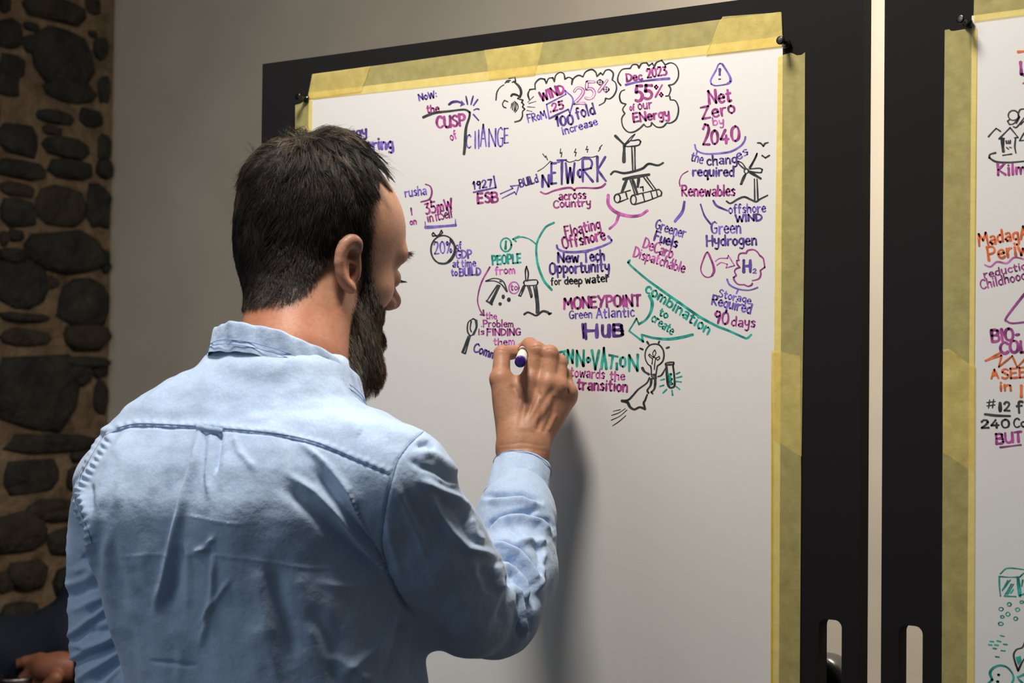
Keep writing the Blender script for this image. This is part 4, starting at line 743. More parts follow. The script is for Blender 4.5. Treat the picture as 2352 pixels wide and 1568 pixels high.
def hand(P):
    # back of the hand: metacarpals fanned from the wrist, webbed together
    d = None
    for k, (wx, r0, kr) in {'i': (1182, 0.0155, 0.0118), 'm': (1196, 0.0165, 0.0122), 'r': (1210, 0.0165, 0.0118), 'l': (1224, 0.0150, 0.0105)}.items():
        e = d_cap(P, hp(wx, 1030, 2.028), MCP[k]+np.array([0, -0.003, 0.004]), r0, kr); d = e if d is None else smin(d, e, 0.012)
    d = smin(d, d_ell(P, hp(1222, 935, 2.052), (0.036, 0.036, 0.016)), 0.012)
    d = smin(d, chain(P, TH_[0][:2], TH_[1][:2]), 0.022)
    d = smin(d, d_cap(P, hp(1176, 935, 2.045), hp(1205, 893, 2.055), 0.011, 0.0085), 0.010)      # web of the thumb
    d = smin(d, d_cap(P, hp(1262, 960, 2.062), hp(1300, 915, 2.072), 0.013, 0.012), 0.012)      # heel of the little-finger side
    for k in 'imrl':
        e = d_ell(P, MCP[k]+np.array([0, 0.001, -0.0035]), (0.0098, 0.0105, 0.0095)); d = smin(d, e, 0.007)
        pts, rad = FING[k]; fg = chain(P, pts, rad, 0.0035)
        fg = smin(fg, np.sqrt(((P-(pts[1]+np.array([0.000, 0.0012, -0.0012])).astype(f4))**2).sum(1))-rad[1]*1.02, 0.003)
        d = smin(d, fg, 0.0045)
    th = chain(P, TH_[0], TH_[1], 0.003)
    th = smin(th, np.sqrt(((P-(TH_[0][1]+np.array([-0.0015, 0, -0.001])).astype(f4))**2).sum(1))-0.0112, 0.004)
    d = smin(d, th, 0.005)
    # wrist and forearm
    d = smin(d, d_ell(P, hp(1201, 1030, 2.022), (0.0285, 0.03, 0.0205)), 0.012)
    fa = np.minimum(d_cap(P, hp(1187, 1040, 2.022), hp(1186, 1105, 1.992), 0.0198, 0.0185), d_cap(P, hp(1216, 1042, 2.022), hp(1206, 1105, 1.992), 0.0198, 0.0185))
    fa = smin(fa, chain(P, [hp(1196, 1090, 2.0), hp(1184, 1160, 1.965), hp(1183, 1225, 1.93), hp(1176, 1300, 1.89)], [0.022, 0.024, 0.027, 0.03]), 0.01)
    d = smin(d, fa, 0.012)
    # tendons
    for k, wx in (('i', 1196), ('m', 1206), ('r', 1218)):
        d = smin(d, d_cap(P, hp(wx, 985, 2.012), MCP[k]+np.array([0, 0, -0.0068]), 0.0022, 0.0035), 0.006)
    ax_ = (PENB-PENA)/np.linalg.norm(PENB-PENA); w = P-PENA.astype(f4); t = w@ax_.astype(f4)
    dp = np.sqrt(np.maximum(((w-t[:, None]*ax_.astype(f4))**2).sum(1), 0))-0.0068
    d = smax(d, -dp, 0.0015)
    return d
gv, gq = surface(hand, (-0.045, -0.172, 1.945), (0.085, 0.010, 2.118), 0.00145)
gv = relax(gv, gq, 1, 0.5)
gn = vnormals(gv, gq)
# skin folds over the knuckles, and the dip beside the tendons
xg, yg = c2px(gv); front = gn[:, 2] < -0.1
for (pl, w_, amp) in (([(1222, 797), (1236, 794), (1249, 796)], 1.3, -0.0006), ([(1224, 791), (1236, 789), (1248, 791)], 1.2, -0.0004), ([(1255, 803), (1266, 801), (1278, 806)], 1.2, -0.0005), ([(1285, 824), (1294, 826)], 1.2, -0.0005), ([(1138, 806), (1150, 803), (1160, 806)], 1.3, -0.0005), ([(1150, 1022), (1200, 1016), (1250, 1024)], 3, -0.0003), ([(1152, 1032), (1210, 1029), (1252, 1036)], 3, -0.0003),
                      ([(1240, 905), (1246, 940), (1236, 985)], 5, -0.0012), ([(1272, 915), (1268, 950), (1250, 990)], 5, -0.0012), ([(1180, 890), (1190, 912), (1212, 925)], 7, -0.0016), ([(1276, 955), (1262, 985)], 4, 0.001)):
    dd, _, _ = dist_poly(xg, yg, pl); gv = gv+gn*(amp*np.exp(-(dd/w_)**2)*front)[:, None]
gt = np.ones((len(gv), 3)); kn = np.zeros(len(gv))
for k in 'imrl':
    kn = np.maximum(kn, np.exp(-(((gv-MCP[k])**2).sum(1))/0.013**2)*0.6); kn = np.maximum(kn, np.exp(-(((gv-FING[k][0][1])**2).sum(1))/0.011**2)*0.7); kn = np.maximum(kn, np.exp(-(((gv-FING[k][0][3])**2).sum(1))/0.012**2))
gt = gt*(1-0.35*kn[:, None])+gt*np.array([[1.10, 0.82, 0.76]])*0.35*kn[:, None]
dk, _, _ = dist_poly(xg, yg, [(1305, 893), (1307, 901)]); sc_ = (np.exp(-(dk/2.2)**2)*front)[:, None]; gt = gt*(1-sc_)+np.array([[0.12, 0.03, 0.04]])*sc_      # small scab on the little knuckle
gt = gt*np.array([[0.90, 0.86, 0.82]])

# trunk, hips, left arm and hand, legs: hidden under the clothes but part of the same figure
SHR, ELR = cf(925, 1085, 1.665), cf(1150, 1415, 1.82)
SHL, ELL, WRL = cf(265, 1120, 1.86), cf(205, 1500, 1.80), cf(300, 1725, 1.90)
HIPC = cf(600, 1900, 1.80)
def trunk(P):
    d = d_cap(P, cf(600, 960, 1.80), cf(600, 1500, 1.80), 0.085, 0.10)
    d = smin(d, d_cap(P, cf(450, 1150, 1.80), cf(720, 1120, 1.73), 0.10, 0.10), 0.08)
    d = smin(d, d_cap(P, NB, cf(600, 960, 1.80), 0.058, 0.075), 0.04)
    d = smin(d, d_cap(P, SHR, cf(1085, 1330, 1.775), 0.042, 0.038), 0.04)
    d = smin(d, d_cap(P, SHL, ELL, 0.040, 0.036), 0.04); d = smin(d, d_cap(P, ELL, WRL, 0.036, 0.026), 0.02)
    d = smin(d, d_ell(P, HIPC, (0.135, 0.10, 0.085)), 0.08)
    d = smax(d, np.where(P[:, 1] > -0.535, shirt_f(P)+0.012, -1.0).astype(f4), 0.004)
    for s in (-1, 1):
        hj = HIPC+np.array([s*0.085, -0.06, -0.02*s]); kn_ = hj+np.array([s*0.02, -0.42, 0.03]); an = kn_+np.array([0.0, -0.42, -0.03])
        d = smin(d, d_cap(P, hj, kn_, 0.075, 0.052), 0.04); d = smin(d, d_cap(P, kn_, an, 0.052, 0.034), 0.02)
    return d
tv, tq = surface(trunk, (-0.50, -1.62, 1.55), (0.08, 0.02, 2.02), 0.012)
def left_hand(P):
    w = WRL; d = d_cap(P, w, w+np.array([0.045, -0.06, 0.03]), 0.026, 0.030)
    for k in range(4):
        b = w+np.array([0.03+0.012*k, -0.065-0.004*k, 0.012+0.014*k]); m_ = b+np.array([0.018, -0.042, 0.01]); t = m_+np.array([0.0, -0.036, 0.012])
        d = smin(d, chain(P, [b, m_, t], [0.010, 0.0088, 0.0072]), 0.004)
    b = w+np.array([0.045, -0.02, -0.012]); d = smin(d, chain(P, [b, b+np.array([0.03, -0.02, -0.004]), b+np.array([0.045, -0.045, 0.0])], [0.013, 0.010, 0.008]), 0.006)
    return d
lv, lq = surface(left_hand, tuple(WRL-np.array([0.05, 0.18, 0.06])), tuple(WRL+np.array([0.13, 0.04, 0.12])), 0.0030)
allv = [hv, gv, tv, lv]; allq = []; off = 0
for v_, q_ in ((hv, hq), (gv, gq), (tv, tq), (lv, lq)): allq.append(q_+off); off += len(v_)
V_ = np.concatenate(allv); Q_ = np.concatenate(allq)
man = link_mesh('person', c2w(V_), Q_, M['skin'])
set_color(man, 'tint', np.concatenate([tint, gt, np.ones((len(tv)+len(lv), 3))]))
tag(man, 'bearded dark-haired man in a light blue shirt, seen from behind, writing on the sheet', 'person')
# ------------------------------------------------------------------ the man: clothes
def cloth(name, c1, c2, c3):
    m = mat(name, c1, 0.85, 0.15); n, l, b = nodes(m)
    r, mp = noise_color(m, c1, c2, 8, 6, 0.6, 0.3, 0.7)
    tc = n.new('ShaderNodeTexCoord'); t = n.new('ShaderNodeTexNoise'); t.inputs['Scale'].default_value = 420; t.inputs['Detail'].default_value = 3
    mp2 = n.new('ShaderNodeMapping'); mp2.inputs['Scale'].default_value = (1, 1, 0.45); l.new(tc.outputs['Object'], mp2.inputs[0]); l.new(mp2.outputs[0], t.inputs['Vector'])
    mx = n.new('ShaderNodeMix'); mx.data_type = 'RGBA'; mr = n.new('ShaderNodeMapRange'); mr.inputs['From Min'].default_value = 0.4; mr.inputs['From Max'].default_value = 0.75; mr.inputs['To Max'].default_value = 0.5
    l.new(t.outputs['Fac'], mr.inputs[0]); l.new(mr.outputs[0], mx.inputs[0]); l.new(r.outputs[0], mx.inputs[6]); mx.inputs[7].default_value = (*c3, 1); l.new(mx.outputs[2], b.inputs['Base Color'])
    b.inputs['Sheen Weight'].default_value = 0.25; b.inputs['Sheen Roughness'].default_value = 0.5
    b1 = add_bump(m, 60, 0.45, 0.004, 7); b2 = add_bump(m, 520, 0.3, 0.0006, 3, None, b1); return m
M['shirt'] = cloth('light blue brushed cotton', (0.365, 0.49, 0.695), (0.42, 0.55, 0.755), (0.54, 0.63, 0.77))
M['thread'] = mat('blue seam thread', (0.20, 0.30, 0.50), 0.8, 0.2)
M['trousers'] = cloth('dark navy trousers', (0.02, 0.024, 0.035), (0.028, 0.032, 0.045), (0.05, 0.055, 0.07))
M['leather'] = mat('dark brown leather', (0.03, 0.018, 0.012), 0.4, 0.5)
sv, sq = surface(shirt_f, (-0.475, -0.56, 1.60), (0.062, 0.0, 2.035), 0.0034)
sv = relax(sv, sq, 3, 0.5)
def refine(v, q):
    e = np.sort(np.concatenate([q[:, [0, 1]], q[:, [1, 2]], q[:, [2, 3]], q[:, [3, 0]]]), 1)
    key, inv = np.unique(e[:, 0]*np.int64(len(v))+e[:, 1], return_inverse=True); inv = inv.reshape(-1)
    mid = (v[key // len(v)]+v[key % len(v)])/2; cen = v[q].mean(1); n = len(v); m = len(key); f = len(q)
    E = [n+inv[k*f:(k+1)*f] for k in range(4)]; Cc = n+m+np.arange(f)
    nq = np.concatenate([np.stack([q[:, k], E[k], Cc, E[k-1]], 1) for k in range(4)])
    return np.concatenate([v, mid, cen]), nq
sv, sq = refine(sv, sq); sv = relax(sv, sq, 2, 0.5); sn = vnormals(sv, sq)
Z3 = (100, 740, 1.893); Z4 = (850, 960, 2.578); Z6 = (0, 780, 1.99); ZL = (0, 1380, 5.88)
def zp(z, s): return [(z[0]+a/z[2], z[1]+b/z[2]) for a, b in parse(s)[0]]
# fabric folds, traced from the photograph: zone, polyline, half width (px), height (mm); fade at both ends
FOLDS = [
 ('T', Z3, "360,480 300,620 245,800 222,960 262,1130", 12, 2.6), ('T', Z3, "330,560 275,720 250,860", 12, -2.0), ('T', Z3, "440,470 400,560 340,700 320,820", 11, 1.4), ('T', Z3, "300,880 284,1000 288,1150 340,1400", 12, 2.2), ('T', Z3, "395,1050 420,1180 480,1270", 14, -1.6),
 ('T', Z3, "540,500 500,620 470,760", 12, 1.1), ('T', Z3, "690,480 668,600 615,740 585,860 555,980 520,1130 485,1240", 9, 3.2), ('T', Z3, "590,960 570,1060 560,1150 530,1250", 15, -3.2), ('T', Z3, "775,478 762,560 748,650", 5, -3.0), ('T', Z3, "740,480 728,560 712,660 720,760", 7, 1.8), ('T', Z3, "712,500 700,600 690,700", 4, -1.6), ('T', Z3, "830,490 850,560 920,640", 8, 1.4), ('T', Z3, "800,500 790,620 770,740", 10, 1.0),
 ('T', Z3, "650,1000 700,982 742,930", 7, 2.6), ('T', Z3, "700,1020 720,1000 700,960", 8, -1.8), ('T', Z3, "740,1020 728,1180 702,1320 680,1400", 7, 2.0), ('T', Z3, "620,960 625,1140 630,1250", 9, 1.4), ('T', Z3, "1000,1050 1020,1190 1060,1340 1085,1460", 22, -3.2), ('T', Z3, "920,1060 960,1200 1000,1380", 20, 1.6), ('T', Z3, "1110,1080 1150,1240 1180,1400", 20, 1.4),
 ('T', Z3, "1120,520 1230,620 1330,740 1420,900 1470,985", 9, 2.8), ('T', Z3, "1180,640 1260,760 1370,900 1460,1010", 10, -2.4), ('T', Z3, "1060,660 1180,740 1290,850 1380,960 1480,1065", 11, 3.4), ('T', Z3, "1040,720 1160,810 1270,920 1370,1010 1460,1090", 14, -3.0), ('T', Z3, "1440,880 1480,1000 1530,1120 1600,1270", 12, -6.0), ('T', Z3, "1340,620 1400,760 1450,880", 8, 1.6),
 ('T', Z3, "620,840 780,872 870,880", 3.0, 1.3), ('T', Z3, "560,1010 760,1012 950,1040 1150,1066 1370,1070", 3.5, 1.1), ('T', Z3, "340,1018 460,1008 560,1012", 3, 0.9), ('T', Z3, "810,1120 720,1240 680,1310", 6, 1.6), ('T', Z3, "470,1470 560,1480 660,1494", 5, -1.3), ('T', Z3, "1200,1130 1340,1150 1480,1110", 8, 1.0), ('T', Z3, "700,200 900,250 1100,260", 22, -1.2), ('T', Z3, "1190,360 1330,440 1480,560", 18, 1.2),
 ('T', Z3, "1540,1240 1500,1330 1440,1420 1300,1530", 11, 2.4), ('T', Z3, "1560,1290 1540,1420 1470,1568", 12, -3.4), ('T', Z3, "1230,1450 1340,1500 1420,1568", 14, 2.0), ('T', Z3, "1140,1230 1250,1400 1280,1568", 18, -1.8), ('T', Z3, "160,740 200,840 225,950 240,1080", 9, 2.4), ('T', Z3, "205,700 225,820", 8, -1.4), ('T', Z3, "900,1300 1000,1450 1020,1568", 16, 1.4), ('T', Z3, "360,1200 420,1400 440,1568", 16, 1.5), ('T', Z3, "560,1300 600,1420 580,1568", 14, 1.2),
 ('S', Z4, "285,205 370,215 440,270 505,345", 13, 4.6), ('S', Z4, "280,165 345,150 378,190", 8, -4.4), ('S', Z4, "230,240 300,290 400,320 480,390", 9, -2.8), ('S', Z4, "300,370 400,420 500,470 590,540", 12, 5.6), ('S', Z4, "400,350 450,390 500,400", 6, 2.0), ('S', Z4, "400,480 490,540 570,640", 14, -3.6), ('S', Z4, "350,440 400,560 470,670 560,765 650,790 740,825", 13, 6.2), ('S', Z4, "590,590 620,680 660,730", 10, 3.0), ('S', Z4, "545,640 600,740 640,760", 7, -2.0),
 ('S', Z4, "735,860 750,960 775,1030", 13, 5.0), ('S', Z4, "640,880 700,960 690,1040", 18, -3.5), ('S', Z4, "825,940 800,1060 760,1220", 12, -4.4), ('S', Z4, "850,960 850,1080 885,1215", 9, 3.6), ('S', Z4, "600,830 640,960 680,1050", 12, 2.4), ('S', Z4, "150,390 230,560 300,720 340,840", 12, 2.4), ('S', Z4, "100,600 130,760 190,960", 12, 2.2), ('S', Z4, "200,430 300,640", 14, -1.6), ('S', Z4, "560,1050 580,1220", 20, 1.6), ('S', Z4, "420,900 440,1150", 26, -1.6),
 ('F', Z4, "690,470 780,455 900,455 1000,500", 6, -4.0), ('F', Z4, "695,490 800,500 900,490 1010,525", 8, 2.6), ('F', Z4, "640,672 700,610 790,578 900,556 980,548", 6, -4.6), ('F', Z4, "720,640 800,610 900,600 1000,625 1075,700", 9, 4.2), ('F', Z4, "860,560 960,572 1050,612 1078,640", 6, -3.0), ('F', Z4, "800,620 880,690 900,720", 7, -1.8),
 ('F', Z4, "715,742 800,738 880,770 945,850 1000,940", 6, -5.0), ('F', Z4, "700,775 800,775 880,820 940,900 985,1010", 8, 4.6), ('F', Z4, "748,822 830,842 900,900 950,990 975,1110", 6, -5.0), ('F', Z4, "770,860 850,900 910,970 945,1080", 8, 4.0), ('F', Z4, "800,880 860,930 910,1020 935,1130 945,1260", 6, -4.6), ('F', Z4, "870,975 905,1060 918,1180 925,1290", 7, 3.4), ('F', Z4, "870,740 960,728 1040,740", 9, 3.4), ('F', Z4, "960,700 1010,790 1020,900", 9, -2.6), ('F', Z4, "1030,780 1010,900 980,1040", 7, 2.8), ('F', Z4, "880,1060 895,1180 880,1300", 6, -2.6),
 ('L', Z6, "345,770 380,870 425,950", 9, 3.0), ('L', Z6, "370,985 400,1010 440,1010", 9, -5.0), ('L', Z6, "335,1060 400,1040 440,1060", 9, 2.5), ('L', Z6, "300,1175 380,1150 470,1110", 9, -4.0), ('L', Z6, "300,1130 390,1095 450,1060", 9, 3.2), ('L', Z6, "320,1240 420,1200 480,1180", 9, 3.2), ('L', Z6, "400,1260 480,1210 500,1250", 11, -4.6),
 ('L', ZL, "1490,30 1250,230 1050,380 870,500", 9, 5.0), ('L', ZL, "1500,160 1300,260 1120,420 900,560", 12, -5.0), ('L', ZL, "1610,420 1400,540 1150,620 950,600", 8, 4.6), ('L', ZL, "1600,360 1400,400 1200,420", 10, -3.6), ('L', ZL, "1620,560 1350,680 1100,790 900,880", 9, -6.0), ('L', ZL, "1600,480 1350,600 1100,700 890,830", 7, 4.0), ('L', ZL, "1630,700 1400,840 1200,960 1000,1090", 8, 5.0), ('L', ZL, "1640,800 1450,950 1250,1090", 11, -5.0), ('L', ZL, "1640,880 1500,1010 1420,1105", 6, 2.6)]
xs_, ys_ = c2px(sv)
def cap_d(pts, rad):
    return chain(sv.astype(f4), pts, rad, 0.02)
dT = torso(sv.astype(f4)); dS = cap_d(*RS); dF = cap_d(*RF); dL = cap_d(*LS)
zone = np.argmin(np.stack([np.abs(dT), np.abs(dS), np.abs(dF), np.abs(dL)]), 0)
ZI = {'T': (0,), 'S': (1, 2), 'F': (2, 1), 'L': (3,)}
fr_ = np.clip((0.35-sn[:, 2])/0.35, 0, 1)
disp = np.zeros(len(sv))
for z, zz, spec, w_, amp in FOLDS:
    pl = zp(zz, spec); dd, run, _ = dist_poly(xs_, ys_, pl)
    ends = np.clip(np.minimum(run, 1-run)*5+0.25, 0, 1)
    zm = np.isin(zone, ZI[z]) if z != 'F' else np.isin(zone, (2,))|((zone == 1) & (sv[:, 2] > 1.80))
    disp += amp*0.001*(0.38 if w_ < 5 else 1.0)*{'T': 1.7, 'S': 0.95, 'F': 2.1, 'L': 1.0}[z]*np.exp(-(dd/(w_*(0.85 if z == 'S' else 1)))**2)*ends*fr_*zm
print('zones', [int(((zone == k) & (fr_ > 0.5)).sum()) for k in range(4)], float(np.abs(disp[zone == 2]).max()))
disp += 0.0008*vnoise(sv, 60)+0.0012*vnoise(sv+3, 26)+0.0034*vnoise(sv*np.array([1.0, 0.28, 1.0])+7, 30)+0.0012*vnoise(sv*np.array([1.0, 0.4, 1.0])+2, 70)
# seams: armholes, yoke, shoulder
ARM_R = zp(Z3, "1652,474 1590,530 1540,600 1515,680 1495,760 1478,860 1470,940 1478,1010 1500,1070")
ARM_L = zp(Z3, "262,492 215,570 170,650 135,715 128,745 150,800 185,880 212,960")
YOKE = zp(Z3, "262,492 320,470 400,452 500,453 670,462 790,472 930,484 1050,500 1180,530 1280,568 1400,620 1500,662")
for pl, pk in ((ARM_R, 1), (ARM_L, 1), (YOKE, 0)):
    dd, run, side = dist_poly(xs_, ys_, pl); f_ = fr_*(run > 0.001)*(run < 0.999)
    disp += -0.0013*np.exp(-(dd/3.2)**2)*f_
    if pk:
        L_ = sum(math.dist(a, b) for a, b in zip(pl, pl[1:])); sd = (side < 0) if pl is ARM_R else (side > 0)
        puck = 0.0013*np.cos(run*L_*2*math.pi/17)*np.exp(-((dd-12)/8)**2)+0.0012*np.exp(-((dd-11)/9)**2)
        disp += puck*fr_*(zone == 0)
    else: disp += 0.0012*np.exp(-((dd-8)/7)**2)*f_*(side > 0)*(1+0.5*np.cos(run*2*math.pi*34))
sv = sv+sn*disp[:, None]
sn = vnormals(sv, sq)
shirt = link_mesh('shirt', c2w(sv), sq, M['shirt'], man); shirt['label'] = 'light blue button-down shirt with a yoke and a box pleat'
bvh_shirt = BVHTree.FromPolygons([tuple(v) for v in c2w(sv)], [tuple(q) for q in sq.tolist()])
def on_mesh(bvh, px, py, lift=0.0):
    r = Vector(ray(px, py)).normalized(); h = bvh.ray_cast(Vector(CAM), r)
    if h[0] is None: return None
    return h[0]+h[1]*(lift if h[1].dot(r) < 0 else -lift)
def tube(pts, r, m, name, parent, seg=6, closed=False):
    verts = []; faces = []; n = len(pts)
    for i, p in enumerate(pts):
        t = (pts[min(n-1, i+1)]-pts[max(0, i-1)]).normalized(); a = t.orthogonal().normalized(); b = t.cross(a)
        for k in range(seg): an = 2*math.pi*k/seg; verts.append(p+(a*math.cos(an)+b*math.sin(an))*r)
    for i in range(n-1):
        for k in range(seg): faces.append((i*seg+k, i*seg+(k+1) % seg, (i+1)*seg+(k+1) % seg, (i+1)*seg+k))
    return link_mesh(name, verts, faces, m, parent)
def seam(pl, r=0.0006, lift=0.0, name='seam', m='thread', bvh=None, par=None):
    pts = []
    for sg in smooth_line(pl, 5):
        for q in sg:
            h = on_mesh(bvh or bvh_shirt, q[0], q[1], lift)
            if h is not None and (not pts or 0.0003 < (h-pts[-1]).length < 0.03): pts.append(h)
    if len(pts) > 3: return tube(pts, r, M[m], name, par or shirt)
seam(ARM_R); seam(ARM_L); seam(YOKE, 0.0006)
seam([(x+0.5, y-6) for x, y in YOKE[1:-1]], 0.00035, 0.0002)
# locker loop on the yoke
lp = [on_mesh(bvh_shirt, 100+a/1.893, 740+b/1.893, 0.0022+0.0012*math.sin(t)) for a, b, t in ((672, 462, 0), (690, 468, 1), (715, 473, 1.6), (740, 479, 1.6), (765, 479, 1.5), (785, 473, 0.6))]
bm = bmesh.new(); prev = None
for i, p in enumerate(lp):
    ring = [bm.verts.new(p+Vector(Uv)*dy+Vector(Dv)*dz) for dy, dz in ((0.0034, 0.0012), (0.0034, -0.0004), (-0.0034, -0.0004), (-0.0034, 0.0012))]
    if prev:
        for k in range(4): bm.faces.new((prev[k], prev[(k+1) % 4], ring[(k+1) % 4], ring[k]))
    else: bm.faces.new(ring[::-1])
    prev = ring
bm.faces.new(prev); link_bm('locker_loop', bm, M['shirt'], shirt, True)

# collar: a folded band round the neck, lower at the throat
CC = cf(661, 828, 1.812); TF = math.radians(40)
fx, fz = math.sin(TF), math.cos(TF)
def collar_pt(phi, hgt, out):
    a, b = 0.0735+out, 0.069+out
    X = a*math.cos(phi); Z = b*math.sin(phi)
    y = 0.004-0.50*(X*fx+Z*fz)+0.006*math.cos(phi*2)*0
    return CC+np.array([X, y+hgt, Z])
ph0 = math.atan2(fz, fx)                               # direction of the throat
cv = []; cfaces = []; NPH = 96
prof = [(-0.034, 0.0105), (-0.026, 0.0085), (-0.0255, 0.0072), (-0.0150, 0.0052), (-0.004, 0.0030), (0.0, 0.0012), (0.001, -0.0012), (-0.002, -0.0030), (-0.018, -0.0035), (-0.036, -0.0025)]
for i in range(NPH+1):
    phi = ph0+0.16+(2*math.pi-0.32)*i/NPH; near = min(i, NPH-i)/NPH
    drop = 1+0.85*max(0, 1-near/0.16)**1.3
    for k, (hh, oo) in enumerate(prof):
        wob = 0.0009*math.sin(phi*9+k*0.6)+0.0006*math.sin(phi*23+k)
        cv.append(collar_pt(phi, hh*(drop if k < 4 else 1)+wob*0.6, oo+wob+(0.004*max(0, 1-near/0.2) if k < 3 else 0)))
np_ = len(prof)
for i in range(NPH):
    for k in range(np_-1): a = i*np_+k; cfaces.append((a, a+1, a+1+np_, a+np_))
for e in (0, NPH): cfaces.append(tuple(e*np_+k for k in range(np_)))
collar = link_mesh('collar', c2w(np.array(cv)), cfaces, M['shirt'], shirt)
sm = collar.modifiers.new('subsurf', 'SUBSURF'); sm.levels = 1; sm.render_levels = 2
for hh, oo in ((-0.0268, 0.0098), (-0.0215, 0.0076)):
    pts = [Vector(c2w(collar_pt(ph0+0.3+(2*math.pi-0.6)*i/120, hh, oo))) for i in range(121)]
    tube(pts, 0.0004, M['thread'], 'stitching', collar, 5)
# cuff of the writing arm
ca, cb = cf(1180, 1158, 1.968), cf(1206, 1046, 2.018); cax = (cb-ca)/np.linalg.norm(cb-ca)
cu = np.cross(cax, np.array([0, 0, 1.0])); cu /= np.linalg.norm(cu); cw_ = np.cross(cu, cax)
vv = []; ff = []; NA = 72
cprof = [(0.0, 0.0352), (0.001, 0.0362), (0.012, 0.0362), (0.034, 0.0350), (0.0572, 0.0334), (0.0595, 0.0325), (0.0590, 0.0312), (0.045, 0.0300), (0.015, 0.0300)]
for i in range(NA):
    a = 2*math.pi*i/NA
    for k, (t, r) in enumerate(cprof):
        rr_ = r+0.0007*math.sin(a*7+k)+0.0005*math.sin(a*13+2*k); tt_ = t*(1+0.05*math.sin(a+0.8)) if t > 0.03 else t+0.0015*math.sin(a*5)
        vv.append(ca+cax*tt_+(cu*math.cos(a)*rr_*0.99+cw_*math.sin(a)*rr_*0.86))
nc = len(cprof)
for i in range(NA):
    j = (i+1) % NA
    for k in range(nc-1): ff.append((i*nc+k, i*nc+k+1, j*nc+k+1, j*nc+k))
cuff = link_mesh('cuff', c2w(np.array(vv)), ff, M['shirt'], shirt); sm = cuff.modifiers.new('subsurf', 'SUBSURF'); sm.levels = 1; sm.render_levels = 1
for t, r in ((0.004, 0.0366), (0.0545, 0.0340)):
    pts = [Vector(c2w(ca+cax*t+(cu*math.cos(a)*r+cw_*math.sin(a)*r*0.87))) for a in np.linspace(0, 2*math.pi, 60)]
    tube(pts, 0.0004, M['thread'], 'stitching', cuff, 5)
# trousers and shoes, below the frame
def trouser_f(P):
    d = d_ell(P, HIPC+np.array([0, 0.02, 0]), (0.160, 0.14, 0.122))
    d = smax(d, np.where(P[:, 1] > -0.52, shirt_f(P)+0.006, -1.0).astype(f4), 0.01)
    for s in (-1, 1):
        hj = HIPC+np.array([s*0.085, -0.06, -0.02*s]); k_ = hj+np.array([s*0.02, -0.42, 0.03]); an = k_+np.array([0.0, -0.42, -0.03])
        d = smin(d, d_cap(P, hj+np.array([0, -0.05, 0]), k_, 0.084, 0.066), 0.04); d = smin(d, d_cap(P, k_, an, 0.066, 0.056), 0.02)
    return d
uv_, uq_ = surface(trouser_f, (-0.50, -1.60, 1.60), (0.02, -0.30, 2.0), 0.010)
link_mesh('trousers', c2w(relax(uv_, uq_, 2)), uq_, M['trousers'], man)
for s in (-1, 1):
    an = HIPC+np.array([s*0.105, -0.90, -0.02*s]); wv = c2w(an); fd = np.array([0.1, 1.0, 0]); fd /= np.linalg.norm(fd)
    yy = -(1.5/1.0)
    an2 = w2c(np.array([wv[0], wv[1], 0.055])); toe = w2c(np.array([wv[0], wv[1], 0.040])+fd*0.15); heel = w2c(np.array([wv[0], wv[1], 0.045])-fd*0.06)
    fl = w2c(np.array([wv[0], wv[1], 0.0]))
    fn_ = lambda P, an2=an2, toe=toe, heel=heel, fl=fl: np.maximum(smin(smin(d_cap(P, heel, toe, 0.042, 0.038), d_cap(P, an2, an2+np.array([0, 0.09, 0]), 0.045, 0.045), 0.03), d_cap(P, an2, toe, 0.045, 0.036), 0.03), -((P-fl.astype(f4))@np.array([Rv[2], Uv[2], Dv[2]], f4)))
    lo_ = np.minimum(np.minimum(an2, toe), heel)-0.08; hi_ = np.maximum(np.maximum(an2+np.array([0, 0.1, 0]), toe), heel)+0.08
    a_, b_ = surface(fn_, tuple(lo_), tuple(hi_), 0.008); link_mesh('shoe', c2w(a_), b_, M['leather'], man)
# ------------------------------------------------------------------ the man: hair and beard, strand by strand
def strand_mat(name):
    m = mat(name, (0.03, 0.02, 0.015), 0.42, 0.32); n, l, b = nodes(m)
    at = n.new('ShaderNodeAttribute'); at.attribute_name = 'tint'; l.new(at.outputs['Color'], b.inputs['Base Color']); return m
M['strand'] = strand_mat('hair strands')
M['hair_base'] = mat('hair base', (0.012, 0.009, 0.007), 0.7, 0.15)
def sdf_h(P): return head_neck(P.astype(f4))
def push(P, target, it=2):
    """slide points so that they float at the given height over the skull"""
    for _ in range(it):
        d = sdf_h(P); e = 0.0015; g = np.stack([sdf_h(P+np.eye(3)[k]*e)-d for k in range(3)], 1)/e
        g /= (np.linalg.norm(g, axis=1, keepdims=True)+1e-6); P = P-g*(d-target)[:, None]
    return P, g
rg = np.random.default_rng(21)
def sample(mask, n):
    tri = np.concatenate([hq[:, [0, 1, 2]], hq[:, [0, 2, 3]]]); a, b, c = (hv[tri[:, i]] for i in range(3))
    area = np.linalg.norm(np.cross(b-a, c-a), axis=1); nz = hn[tri].mean(1)[:, 2]
    w = area*mask[tri].mean(1)*np.where(nz < 0.25, 1.0, 0.4); w /= w.sum()
    i = rg.choice(len(tri), n, p=w); u = rg.random(n); v = rg.random(n); f = u+v > 1; u[f] = 1-u[f]; v[f] = 1-v[f]
    P = a[i]+(b[i]-a[i])*u[:, None]+(c[i]-a[i])*v[:, None]; N = hn[tri[i, 0]]
    return P, N
